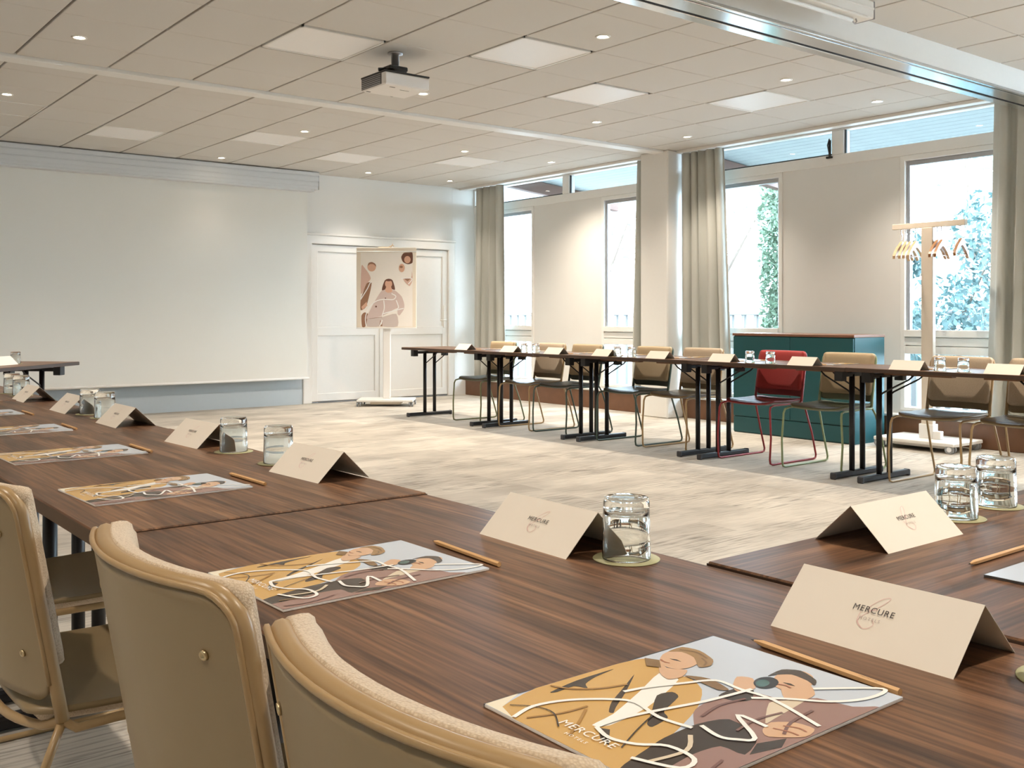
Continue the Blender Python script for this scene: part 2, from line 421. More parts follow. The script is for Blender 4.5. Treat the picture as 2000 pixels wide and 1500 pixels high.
# ------------------------------------------------------------------ window wall
Z0, Z1, Z2, Z3, Z4, Z5 = .25, .745, .955, 2.47, 2.58, 2.80
wins = [(9.90, 10.92), (7.62, 8.64), (6.07, 7.26), (3.62, 4.82), (1.20, 2.40), (-1.20, 0.0)]
bays = [(7.62, 11.2, (9.21, 9.335)), (3.62, 7.26, (5.38, 5.51)), (BY, 3.62, (1.2, 1.32))]
wall = MB()
solid = [(10.92, 11.2), (8.64, 9.90), (7.26, 7.62), (4.82, 6.07), (2.40, 3.62), (0.0, 1.20), (BY, -1.2)]
for a, b in solid: wall.box(WX, WX + .09, a, b, 0, Z3 + .015)
for a, b in wins: wall.box(WX, WX + .09, a, b, 0, Z0)
wall.box(WX, WX + .09, BY, FY, Z5 + .005, CZ + .15); wall.box(WX, WX + .09, 7.26, 7.62, Z3, Z5 + .01)
struct(part('wall_right', wall.mesh('wall_right'), 'panel_white'), 'window wall of white panels between tall windows')
for i, (a, b) in enumerate(wins):
    w = sempty('window_%d' % (i + 1), (WX, (a + b) / 2, 0), 'tall white framed window with a low pane beneath the sill rail')
    h = (b - a) / 2; f = .045
    boxes('window_frame', [(-.012, .08, -h, -h + f, Z0, Z3), (-.012, .08, h - f, h, Z0, Z3), (-.012, .08, -h, h, Z3 - .035, Z3 + .012),
                           (-.012, .08, -h, h, Z0, Z0 + .03)], 'trim_white', w, b=.004)
    boxes('window_sash', [(.02, .065, -h + f, -h + f + .03, Z2, Z3 - .03), (.02, .065, h - f - .03, h - f, Z2, Z3 - .03), (.02, .065, -h + f, h - f, Z3 - .075, Z3 - .035)], 'grey_metal', w, b=.003)
    k = h - f + .004; boxes('sill_rail', [(-.03, .075, -k, k, Z2 - .06, Z2), (-.009, .075, -k, k, Z1 + .075, Z2 - .066), (-.009, .075, -k, k, Z1, Z1 + .069), (.012, .07, -k, k, Z1 + .002, Z2 - .002)], 'trim_white', w, b=.004)
    boxes('pane', [(.04, .046, -h + f, h - f, Z2, Z3 - .04)], 'pane', w)
    boxes('pane', [(.04, .046, -h + f, h - f, Z0 + .03, Z1)], 'pane', w)
for i, (a, b, mu) in enumerate(bays):
    w = sempty('window_%d' % (i + 7), (WX, 0, 0), 'long clerestory window strip under the ceiling')
    boxes('window_frame', [(-.012, .08, a, b, Z3 + .012, Z4), (-.012, .08, a, b, Z5, Z5 + .02), (-.016, .085, mu[0], mu[1], Z4, Z5), (-.012, .08, a, a + .03, Z4, Z5), (-.012, .08, b - .03, b, Z4, Z5)], 'trim_white', w, b=.004)
    boxes('pane', [(.04, .046, a + .03, mu[0], Z4, Z5)], 'pane', w); boxes('pane', [(.04, .046, mu[1], b - .03, Z4, Z5)], 'pane', w)
    boxes('gasket', [(-.002, .02, mu[1], b - .03, Z4, Z4 + .012), (-.002, .02, mu[0] - .012, mu[0], Z4, Z5)], 'black', w)
    if i == 1:
        q = MB().bbox(-.035, -.012, 5.50, 5.56, Z4 - .03, Z4 - .012, b=.002).bbox(-.03, -.014, 5.515, 5.535, Z4 - .02, Z4 + .14, b=.002)
        q.tube([(-.035, 5.525, Z4 + .02), (-.05, 5.53, Z4 + .09), (-.03, 5.525, Z4 + .15)], .006)
        part('opener', q.mesh('opener'), 'black', w, label='black window opener on the mullion')
# plinth and ledge along the window wall
struct(boxes('baseboard_right', [(8.0, WX, 7.64, FY, 0, .205), (8.0, WX, BY, 7.24, 0, .205)], 'plinth', b=.004), 'brown wooden plinth under the windows')
struct(boxes('trim_4', [(7.985, WX, 7.64, FY, .205, .225), (7.985, WX, BY, 7.24, .205, .225)], 'ledge', b=.004), 'pale ledge on top of the plinth')
# curtain rails
struct(boxes('trim_5', [(7.90, 8.0, BY, 7.24, CZ - .03, CZ), (7.90, 8.0, 7.64, FY, CZ - .03, CZ)], 'trim_white', b=.004), 'ceiling curtain rail along the windows')

# ------------------------------------------------------------------ double door
d = sempty('door_1', (0, FY, 0), 'white panelled double door')
boxes('door_casing', [(5.555, 5.675, -.03, .03, 0, 2.065), (7.70, 7.81, -.03, .03, 0, 2.065), (5.555, 7.81, -.03, .03, 1.965, 2.075), (5.54, 7.825, -.042, .03, 2.07, 2.10)], 'trim_white', d, b=.008)
for (a, b) in ((5.68, 6.655), (6.665, 7.70)):
    bl = []; st = .085
    bl += [(a, a + st, -.004, .035, .02, 1.96), (b - st, b, -.004, .035, .02, 1.96), (a, b, -.004, .035, .02, .12), (a, b, -.004, .035, .83, .945), (a, b, -.004, .035, 1.87, 1.96)]
    lf = boxes('door_leaf', bl, 'door_white', d, b=.006)
    boxes('door_panel', [(a + st - .005, b - st + .005, .012, .028, .115, .835)], 'door_white', lf, b=.006)
    boxes('door_panel', [(a + st - .005, b - st + .005, .012, .028, .94, 1.875)], 'door_white', lf, b=.006)
boxes('astragal', [(6.635, 6.685, -.016, 0, .02, 1.96)], 'door_white', d, b=.004)
q = MB().bbox(7.63, 7.67, -.014, -.003, .92, 1.22, b=.003); part('lock_plate', q.mesh('lock_plate'), 'white_metal', d)
q = MB().tube([(7.65, -.01, 1.02), (7.65, -.055, 1.02), (7.55, -.058, 1.02)], .009); part('door_handle', q.mesh('door_handle'), 'white_metal', d)

# ------------------------------------------------------------------ projection screen on the front wall
ps = thing('projection_screen', 'large white roller projection screen pulled down on the wall', 'projection screen', (3.58, FY, 0))
q = MB()
q.bbox(-2.05, 2.07, -.24, -.02, 2.600, 2.812, b=.004)
q.bbox(-2.05, 2.07, -.252, -.235, 2.765, 2.805, b=.004).bbox(-2.05, 2.07, -.250, -.235, 2.70, 2.755, b=.004).bbox(-2.05, 2.07, -.246, -.235, 2.64, 2.69, b=.004)
part('housing', q.mesh('housing'), 'screen_case', ps)
boxes('housing_lip', [(-2.03, 2.02, -.235, -.10, 2.575, 2.602)], 'screen_case', ps, b=.004)
boxes('end_cap', [(2.07, 2.076, -.25, -.02, 2.60, 2.812)], 'screen_case', ps, b=.002)
boxes('screen_fabric', [(-1.98, 1.975, -.131, -.129, .335, 2.59)], 'screen', ps)
q = MB().tube([(-2.0, -.13, .325), (2.0, -.13, .325)], .014, 12); part('bottom_bar', q.mesh('bottom_bar'), 'white_metal', ps)

# second screen case under the near ceiling
cs = thing('projector_screen_case', 'rolled up projector screen in a long white case under the ceiling', 'projection screen', (3.4, 3.16, CZ))
boxes('case', [(-1.6, 1.56, -.07, .05, -.115, -.02)], 'white_metal', cs, b=.006)
boxes('case_lip', [(-1.6, 1.50, -.072, -.055, -.125, -.112), (-1.6, 1.555, -.076, -.068, -.07, -.055)], 'white_metal', cs, b=.003)
boxes('end_cap', [(1.56, 1.566, -.072, .052, -.117, -.018)], 'grey_metal', cs, b=.002)
q = MB().tube([(-1.55, -.02, -.135), (1.42, -.02, -.135)], .011, 10); part('bottom_bar', q.mesh('bottom_bar'), 'white_metal', cs)
q = MB().tube([(1.42, -.02, -.135), (1.45, -.02, -.15), (1.47, -.02, -.135), (1.46, -.02, -.12)], .004, 6); part('hook', q.mesh('hook'), 'grey_metal', cs)
boxes('bracket', [(1.1, 1.16, -.03, .03, -.022, 0)], 'grey_metal', cs, b=.002); boxes('bracket', [(-1.2, -1.14, -.03, .03, -.022, 0)], 'grey_metal', cs, b=.002)

# ------------------------------------------------------------------ ceiling projector
pj = thing('ceiling_projector', 'white video projector hanging upside down from the tiled ceiling', 'projector', (3.50, 5.70, CZ))
q = MB().lathe([(0, 0), (.05, 0), (.05, -.012), (.028, -.016), (.026, -.10), (0, -.10)], 24); part('ceiling_mount', q.mesh('ceiling_mount'), 'grey_metal', pj)
q = MB().bbox(-.07, .07, -.05, .05, -.125, -.095, b=.006).bbox(-.05, .05, -.07, .07, -.145, -.12, b=.006)
for ax in (-1, 1):
    q.tube([(0, 0, -.135), (ax * .12, .09, -.155), (ax * .15, .11, -.165)], .010, 6); q.tube([(0, 0, -.135), (ax * .12, -.09, -.155), (ax * .15, -.11, -.165)], .010, 6)
q.tube([(-.07, .02, -.115), (-.11, .03, -.12)], .012, 8)
part('swivel_bracket', q.mesh('swivel_bracket'), 'black', pj)
boxes('body', [(-.17, .17, -.155, .155, -.255, -.172)], 'projector', pj, b=.008)
boxes('top_plate', [(-.172, .172, -.157, .157, -.174, -.162)], 'black', pj, b=.004)
bl = [(-.174, -.1695, -.10 , .14, -.245 + .0125 * k, -.2385 + .0125 * k) for k in range(6)]
boxes('vent', [(-.1715, -.168, -.11, .145, -.248, -.178)], 'vent', pj); boxes('vent_slat', bl, 'grey_metal', pj)
for x in ((-.10, -.06, -.10, -.09, -.2562, -.2548), (-.15, -.12, .11, .125, -.2562, -.2548), (.0, .07, -.06, -.055, -.2562, -.2548)): boxes('label_plate', [x], 'vent', pj)
q = MB().lathe([(0, 0), (.032, 0), (.036, .006), (.036, .02), (0, .02)], 24); part('lens', q.mesh('lens'), 'black', pj, (.08, .155, -.215), (R(-90), 0, 0))

# ------------------------------------------------------------------ recessed LED panels and downlights
led_desc = {'L1': 'square white ceiling light panel beside the hanging projector', 'L2': 'square white ceiling light panel between the projector and the bulkhead',
            'L3': 'square white ceiling light panel nearer the column, on the bulkhead side of the ceiling strip', 'L4': 'square white ceiling light panel nearest the black window opener',
            'L5': 'square white ceiling light panel before the projection screen housing, second from its far end', 'L6': 'square white ceiling light panel before the screen, close to the ceiling strip',
            'L7': 'square white ceiling light panel above the double door side of the screen', 'L8': 'square white ceiling light panel closest to the windows beyond the ceiling strip', 'L9': 'square white ceiling light panel farthest from the windows beyond the ceiling strip'}
lf_m = MB(); a = .292
for x in ((-a, a, -a, -a + .016), (-a, a, a - .016, a), (-a, -a + .016, -a, a), (a - .016, a, -a, a)): lf_m.bbox(*x, -.004, .014, b=.002)
lf_m = lf_m.mesh('light_frame'); ld_m = MB().box(-a + .014, a - .014, -a + .014, a - .014, .0005, .012).mesh('diffuser')
for k, (x, y) in panels.items():
    ys = [g for G in (GYN, GYF) for g in G]; y1 = min(g for g in ys if g > y + .05)
    t = thing('ceiling_light_panel', led_desc[k], 'ceiling light', (x + .3, (y + y1) / 2, CZ), 0, 'square ceiling light panels')
    part('light_frame', lf_m, 'trim_white', t); part('diffuser', ld_m, 'led_panel', t)
ring_m = MB().lathe([(.030, .010), (.033, -.004), (.046, -.005), (.048, .0), (.046, .004), (.030, .012)], 28).mesh('trim_ring')
lens_m = MB().lathe([(0, -.001), (.028, -.001), (.031, .004), (.031, .010), (0, .010)], 24).mesh('lamp_lens')
def downlight(x, y, label, k=1, cone=110):
    t = thing('recessed_downlight', label, 'downlight', (x, y, CZ - .0012), 0, 'recessed ceiling downlights')
    part('trim_ring', ring_m, 'lamp_ring', t); part('lamp_lens', lens_m, 'lamp_glow', t)
    l = bpy.data.lights.new('downlight_bulb', 'SPOT'); l.energy = SPOT_W * k; l.color = SPOT_COL; l.spot_size = R(cone); l.spot_blend = 1.0; l.shadow_soft_size = .03
    o = bpy.data.objects.new('bulb', l); link(o, t); o.location = (0, 0, -.02)
col_n = {7.36: 'nearest the windows', 6.16: 'second from the windows', 4.31: 'third from the windows', 1.75: 'fourth from the windows', -.7: 'added unseen, fifth from the windows'}  # column farthest from the windows is unseen, added to brighten the near chairs
row_n = {10.65: 'screen wall row', 8.64: 'row just beyond the ceiling strip', 6.6: 'projector row', 4.56: 'row before the bulkhead', 2.2: 'row behind the bulkhead', .2: 'row two behind the bulkhead', -1.8: 'row three behind the bulkhead'}
for y, rn in row_n.items():
    for x, cn in col_n.items():
        if (y > 10 and x < 3) or (x < 0 and not -1 < y < 5): continue
        downlight(x, y, 'recessed round downlight in the %s, %s' % (rn, cn), .08 if (y > 10 and x < 5) else .5 if y > 10 else .6 if y < -1 else 1.0 if x < 0 and y < 3 else 1.4 if y < 3 else 1.7 if y > 8 else 1, 95 if y > 10 else 130 if y > 8 else 110)

# ------------------------------------------------------------------ curtains
def curtain(y0, y1, label, nf, ph, flare=(0, 0), xc=7.95, zb=.24):
    q = MB(); q.sm = True; nz = 14; ny = nf * 14; rows = []
    for side in (0, 1):
        for k in range(nz + 1):
            z = zb + (CZ - .032 - zb) * k / nz; row = []
            for j in range(ny + 1):
                t = j / ny; yy = y0 + (y1 - y0) * t
                pl = 1 - .30 * (k / nz) ** 2
                w = math.sin(2*PI*nf*t + ph + .5*math.sin(3*t*PI + .9*k/nz)) + .35*math.sin(2*PI*nf*1.7*t + 2.1*ph - .6*k/nz)
                row.append((xc + .038 * pl * w + side * .004, yy + .012*math.sin(2*PI*nf*t*2 + ph) + (1 - k/nz) * (flare[1]*t - flare[0]*(1 - t)), z))
            rows.append(q.add(row))
    n1 = nz + 1
    for s_ in (0, 1):
        for k in range(nz):
            a, b = rows[s_*n1 + k], rows[s_*n1 + k + 1]
            for j in range(ny): q.face([a + j, a + j + 1, b + j + 1, b + j])
    for k in range(nz):
        for e in (0, ny): q.face([rows[k] + e, rows[k+1] + e, rows[n1 + k + 1] + e, rows[n1 + k] + e])
    for k in (0, nz):
        for j in range(ny): q.face([rows[k] + j, rows[k] + j + 1, rows[n1 + k] + j + 1, rows[n1 + k] + j])
    return tag(part('curtain', q.mesh('curtain'), 'curtain'), label, 'curtain', 'sage grey curtains')
curtain(10.30, 10.86, 'sage grey curtain hanging in the room corner by the double door', 4, .3, (.02, .06))
curtain(7.68, 7.86, 'narrow gathered sage grey curtain on the door side of the column', 2, 1.1, (0, .10))
curtain(6.66, 7.20, 'wide sage grey curtain between the column and the teal cabinet', 5, .8, (.10, 0))
curtain(3.20, 3.90, 'sage grey curtain beside the coat rack', 5, 2.0, (0, .07))

# ------------------------------------------------------------------ folding tables
TL, TD = 1.375, .59
TOPS = {}; LEGS = {}; BANDS = {}
def leg_mesh(sx, x):
    out = {}
    for i, yy in enumerate((-.062, .062)):
        out['post%d' % i] = MB().tube([(x, yy, .035), (x, yy, .685)], .0185, 14).mesh('post')
    q = MB()
    for yy in (-.062, .062):
        q.tube([(x, yy, .55), (x - sx*.03, yy, .575), (x - sx*.21, yy, .668), (x - sx*.24, yy, .695)], .006, 6)
    out['brace'] = q.mesh('brace')
    out['cross'] = MB().bbox(x - .014, x + .014, -.21, .21, .672, .70, b=.003).mesh('crossbar')
    for i, yy in enumerate((-.195, .195)):
        out['br%d' % i] = MB().bbox(x - .03, x + .03, yy - .028, yy + .028, .645, .714, b=.003).mesh('bracket')
    out['foot'] = MB().bbox(x - .021, x + .021, -.275, .275, .006, .042, b=.008).mesh('foot')
    out['cap0'] = MB().bbox(x - .022, x + .022, -.285, -.262, .0, .044, b=.006).mesh('foot_cap')
    out['cap1'] = MB().bbox(x - .022, x + .022, .262, .285, 0, .044, b=.006).mesh('foot_cap')
    a, b = sorted((sx * .10, x - sx * .0)); out['rail'] = MB().bbox(a, b, -.028, .028, .690, .714, b=.002).mesh('rail')
    return out
def table(label, loc, rot, group, dz=0, L=1.375, inset=(.10, .10)):
    t = thing('folding_table', label, 'table', loc, rot, group)
    if L not in TOPS: TOPS[L] = MB().bbox(-L/2 + .001, L/2 - .001, -TD/2, TD/2, .714, .740, b=.002).mesh('table_top')
    tt = part('table_top', TOPS[L], 'walnut', t, (0, 0, dz))
    if L not in BANDS:
        a, b, e = L/2 - .0005, TD/2 + .001, .0022
        BANDS[L] = MB().box(-a, a, -b, -b + e, .7155, .7375).box(-a, a, b - e, b, .7155, .7375).box(-a - .0002, -a + e, -b + e, b - e, .7155, .7375).box(a - e, a + .0002, -b + e, b - e, .7155, .7375).mesh('edge_shade_band')
    part('edge_shade_band', BANDS[L], 'edge_wood_shade', tt)  # thin dark band, partly stands for shade along the walnut edge
    for s in (-1, 1):
        x = s * (L/2 - inset[0 if s < 0 else 1]); k = (s, round(x, 4))
        if k not in LEGS: LEGS[k] = leg_mesh(s, x)
        m = LEGS[k]
        f = part('foot', m['foot'], 'black_metal', t); part('foot_cap', m['cap0'], 'rubber', f); part('foot_cap', m['cap1'], 'rubber', f)
        p0 = part('post', m['post0'], 'black_metal', t); part('post', m['post1'], 'black_metal', t)
        part('crossbar', m['cross'], 'black_metal', t); part('brace', m['brace'], 'black_metal', t)
        part('bracket', m['br0'], 'black_metal', t); part('bracket', m['br1'], 'black_metal', t); part('rail', m['rail'], 'plinth', t)
    return t
NX = .745                                # centre line of the near row
NY = [1.58 - TL/2, 1.58 + TL/2, 1.58 + 1.5*TL, 1.58 + 2.5*TL]; NY = [.8925, 2.2675, 3.6425, 5.0175]
for i, y in enumerate(NY):
    table('walnut folding table of the row opposite the windows, %s from the corner joint' % nth(i), (NX, y, 0), PI/2, 'folding tables of the row opposite the windows', (0, .003, .001, .003)[i], inset=((.10, .10), (.032, .10), (.10, .10), (.10, .10))[i])
table('walnut folding table butted square against the row opposite the windows', (1.043 + TL/2, .605, .004), 0, 'folding table at the corner')
FX = 6.015
FYS = [8.510, 7.157, 5.804, 4.451, 3.098]
for i, y in enumerate(FYS):
    table('walnut folding table in the row before the windows, %s from the double door' % nth(i), (FX, y, 0), PI/2, 'folding tables of the row before the windows', (.002, 0, .002, 0, .002)[i], L=1.352)
lt = table('walnut folding table standing askew before the projection screen', (1.37, 7.51, 0), PI/4, 'folding table before the screen')

# ------------------------------------------------------------------ chairs
def col_range(W_, r, n):
    xs = [-W_ + r * (1 - math.cos(PI/2 * k / 5)) for k in range(6)]
    mid = [-W_ + r + (2*W_ - 2*r) * k / n for k in range(1, n)]
    return xs + mid + [-x for x in reversed(xs)]
def panel(q, W_, H_, r, pos, front, back, n=10, m=10):
    """curved rounded panel; pos(s,t) -> point, front/back(s,t) -> offset along the normal"""
    q.sm = True; cols = col_range(W_, r, n); grids = []
    def nrm(s, t):
        e = 1e-3; a = Vector(pos(s + e, t)) - Vector(pos(s - e, t)); b = Vector(pos(s, t + e)) - Vector(pos(s, t - e)); return b.cross(a).normalized()
    for off in (front, back):
        g = []
        for s in cols:
            k = max(0, abs(s) - (W_ - r)); dy = r - math.sqrt(max(0, r*r - k*k))
            lo, hi = dy, H_ - dy; col = []
            for j in range(m + 1):
                tt = .5 - .5*math.cos(PI * j / m); t = lo + (hi - lo) * tt
                col.append(Vector(pos(s, t)) + nrm(s, t) * off(s, t))
            g.append(q.add(col))
        grids.append(g)
    for g in grids:
        for i in range(len(g) - 1):
            for j in range(m): q.face([g[i] + j, g[i+1] + j, g[i+1] + j + 1, g[i] + j + 1])
    a, b = grids
    for j in (0, m):
        for i in range(len(a) - 1): q.face([a[i] + j, a[i+1] + j, b[i+1] + j, b[i] + j])
    for i in (0, len(a) - 1):
        for j in range(m): q.face([a[i] + j, a[i] + j + 1, b[i] + j + 1, b[i] + j])
    return q
BW, BH, TILT = .212, .335, R(10)
def bpos(s, t, d=0):     # back surface: s across, t up, d forward
    z = .472 + t * math.cos(TILT); y = -.216 - t * math.sin(TILT) + s*s/(2*.47) + d
    return (s, y, z)
def edge(s, t, W_, H_): return max(0, min(W_ - abs(s), t, H_ - t))
def pillow(th, rad, W_, H_): return lambda s, t: th * math.sqrt(max(0, 1 - (1 - min(1, edge(s, t, W_, H_) / rad))**2))
shell_m = panel(MB(), BW, BH, .035, lambda s, t: bpos(s, t), lambda s, t: .003, lambda s, t: -.004, 10, 8).mesh('back_shell')
PW, PH = BW - .004, BH - .035
pad_m = panel(MB(), PW, PH, .03, lambda s, t: bpos(s, t + .045, .020), pillow(.025, .026, PW, PH), lambda s, t: -pillow(.006, .01, PW, PH)(s, t), 12, 12).mesh('back_pad')
# perimeter tube of the back
pts = []
rr = .04
for k in range(9): pts.append(bpos(-BW + .002, .02 + (BH - .02 - rr) * k / 8, .009))
for k in range(1, 6): a = PI - PI/2 * k / 6; pts.append(bpos(-BW + rr + (rr - .002) * math.cos(a), BH - rr + rr * math.sin(a), .009))
for k in range(13): pts.append(bpos(-BW + rr + (2*BW - 2*rr) * k / 12, BH, .009))
for k in range(1, 6): a = PI/2 - PI/2 * k / 6; pts.append(bpos(BW - rr + (rr - .002) * math.cos(a), BH - rr + rr * math.sin(a), .009))
for k in range(9): pts.append(bpos(BW - .002, BH - rr - (BH - .02 - rr) * k / 8, .009))
def junction(sx): return bpos(sx * (BW - .002), -.032, .009)
pts = [junction(-1)] + pts + [junction(1)]
backframe_m = MB().tube(pts, .0105, 10).mesh('back_frame')
lip_m = MB().tube([bpos(-BW - .004, .03 + (BH - .03 - rr) * k / 6, -.004) for k in range(7)] +
                  [bpos(-BW - .004 + rr + rr * math.cos(PI - PI/2*k/6), BH - rr + .004 + rr * math.sin(PI - PI/2*k/6), -.004) for k in range(1, 6)] +
                  [bpos(-BW + rr + (2*BW - 2*rr) * k / 12, BH + .004, -.004) for k in range(13)] +
                  [bpos(BW + .004 - rr + rr * math.cos(PI/2 - PI/2*k/6), BH - rr + .004 + rr * math.sin(PI/2 - PI/2*k/6), -.004) for k in range(1, 6)] +
                  [bpos(BW + .004, BH - rr - (BH - .03 - rr) * k / 6, -.004) for k in range(7)], .0035, 6).mesh('back_lip')
SW, SD = .208, .43
def spos(s, t):          # seat: t from back to front
    u = t / SD; return (s, -.20 + t, .452 - .010 * math.sin(PI * u) + .03 * (s / SW)**2 * .4 - .02 * max(0, (u - .82) / .18)**2)
seat_m = panel(MB(), SW - .012, SD - .02, .05, lambda s, t: spos(s, t + .01), lambda s, t: -.0, lambda s, t: pillow(.026, .024, SW - .012, SD - .02)(s, t), 10, 10).mesh('seat_pad')
seatshell_m = panel(MB(), SW, SD, .05, spos, lambda s, t: .009, lambda s, t: -.001, 10, 8).mesh('seat_shell')
def side(sx):
    x0 = sx * (BW + .010); x1 = sx * .235
    J = junction(sx); P = [bpos(sx*(BW - .002), .0, .009), J, (x0, J[1] + .018, J[2] - .012), (x0, -.08, .431), (x0, .10, .430), (x0, .20, .428), (x0 + sx*.004, .236, .418), (x0 + sx*.008, .248, .39), (x0 + sx*.02, .252, .20), (x1, .256, .045), (x1, .250, .016), (x1, .225, .008),
         (x1, 0, .008), (x1, -.27, .008), (x1, -.295, .014), (x1, -.302, .035), (x0 + sx*.014, -.25, .20), (x0 + sx*.004, -.182, .385), J]
    return MB().tube(P, .0075, 8).mesh('sled_leg')
side_m = {s: side(s) for s in (-1, 1)}
cross_m = MB().tube([junction(-1)] + [(BW * k / 6, -.163 - .045 * (1 - (k/6)**2), .432 - .014 * (1 - (k/6)**2)) for k in range(-5, 6)] + [junction(1)], .0075, 8).mesh('rear_rail')
def screw_m():
    return MB().lathe([(0, -.0012), (.0022, -.0012), (.0026, -.0035), (.0052, -.003), (.0060, 0), (0, 0)], 14).mesh('screw')
SCR = screw_m()
def chair(label, loc, rot, group, frame='frame_tan', shell='shell_tan', pad='fabric_beige', seat='fabric_grey', near=False):
    t = thing('stacking_chair', label, 'chair', loc, rot, group)
    b = part('backrest', shell_m, shell, t)
    part('back_pad', pad_m, pad, b); part('back_frame', backframe_m, frame, b)
    if near:
        part('back_lip', lip_m, 'frame_tan', b)
        for sx in (-1, 1):
            for tt in (.075, BH - .065):
                s = sx * (BW - .042); p = bpos(s, tt, -.0045); part('screw', SCR, 'screw', b, p, (R(-90) + TILT, 0, sx * .35))
    part('seat_shell', seatshell_m, shell, t); part('seat_pad', seat_m, seat, t)
    for s in (-1, 1): part('sled_leg', side_m[s], frame, t)
    part('rear_rail', cross_m, frame, t)
    return t
# seat side: +y of the chair faces the table
NG = 'beige chairs tucked under the row opposite the windows'
CX0 = .613
for i, (y, dx, rz) in enumerate(((.630, .0, .0), (1.143, .0, .0), (1.882, -.04, .0), (2.545, .0, .0))):
    chair('beige upholstered chair with tan shell, %s from the corner joint of the tables' % nth(i), (CX0 + dx, y, 0), R(-90) + rz, NG, 'frame_tan', 'shell_tan', 'fabric_beige', 'fabric_beige', near=True)
FG = 'chairs behind the row before the windows'
far = [(8.23, 'olive', 'chair with olive frame and sand backrest, nearest the double door', 'fabric_sand'),
       (7.462, 'tan', 'beige framed chair second from the double door', 'fabric_beige'),
       (6.94, 'green', 'dark green framed chair with sand backrest, third from the double door', 'fabric_sand'),
       (6.08, 'green', 'dark green framed chair with sand backrest, on the door side of the column', 'fabric_sand'),
       (5.53, 'tan', 'beige framed chair before the curtain, beside the red chair', 'fabric_beige'),
       (4.74, 'red', 'red chair with red backrest before the teal cabinet', 'fabric_red'),
       (4.16, 'lime', 'pale green framed chair with sand backrest, right beside the red chair', 'fabric_sand'),
       (3.33, 'tan', 'beige framed chair before the coat rack', 'fabric_beige'),
       (2.80, 'tan', 'beige framed chair beside the one before the coat rack, farthest from the double door', 'fabric_beige')]
for y, c, lab, pad in far:
    chair(lab, (6.15, y, 0), R(90) + random.uniform(-.02, .02), FG, 'frame_' + c, 'shell_' + c, pad, 'fabric_grey')

# ------------------------------------------------------------------ table settings
TZ = .740
CL, CHD, CH = .205, .060, .058
def card_mesh():
    th = .0006; q = MB()
    for s in (-1, 1):
        a = [(-CL/2, s*CHD, 0), (CL/2, s*CHD, 0), (CL/2, 0, CH), (-CL/2, 0, CH)]
        n = Vector((0, s*CH, CHD)).normalized() * th
        i = q.add([Vector(p) for p in a]); j = q.add([Vector(p) - n for p in a])
        q.face([i, i+1, i+2, i+3]); q.face([j, j+1, j+2, j+3])
        for k in range(4): q.face([i + k, i + (k+1) % 4, j + (k+1) % 4, j + k])
    return q.mesh('name_card')
card_m = card_mesh()
SLANT = math.atan2(CH, CHD)
swirl = MB()
for dz, pp in enumerate(([(-.004,-.020),(-.012,-.012),(-.006,-.002),(.004,.008),(.012,.020),(.004,.018),(-.006,.006),(-.004,.002),(.004,.004)], [(-.013,-.002),(-.012,-.014),(-.002,-.020),(.006,-.014),(.003,-.008)])):
    swirl.ribbon(pp, .0006, 0)
swirl_m = swirl.mesh('emblem', fix=False)
def card(label, loc, rot, group, printed):
    """long side along local x; printed face towards local -y"""
    t = tag(part('name_card', card_m, 'card'), label, 'name card', group); t.location = loc; t.rotation_euler = (0, 0, rot)
    if printed:
        mid = Vector((0, -CHD * .48, CH * .52)) + Vector((0, -math.sin(SLANT), math.cos(SLANT))) * .0004
        up = Vector((0, math.cos(SLANT), math.sin(SLANT)))
        for nm, me, m_, o in (('emblem', swirl_m, 'ink_pink', .002), ('lettering', text_mesh('MERCURE', .0098, 1.12), 'ink', .004), ('lettering', text_mesh('HOTELS', .0048, 1.5), 'ink_soft', -.0065)):
            p = mid + up * o + (Vector((0, -math.sin(SLANT), math.cos(SLANT))) * (.0003 if nm == 'lettering' else 0))
            part(nm, me, m_, t, p, (SLANT, 0, 0))
    return t
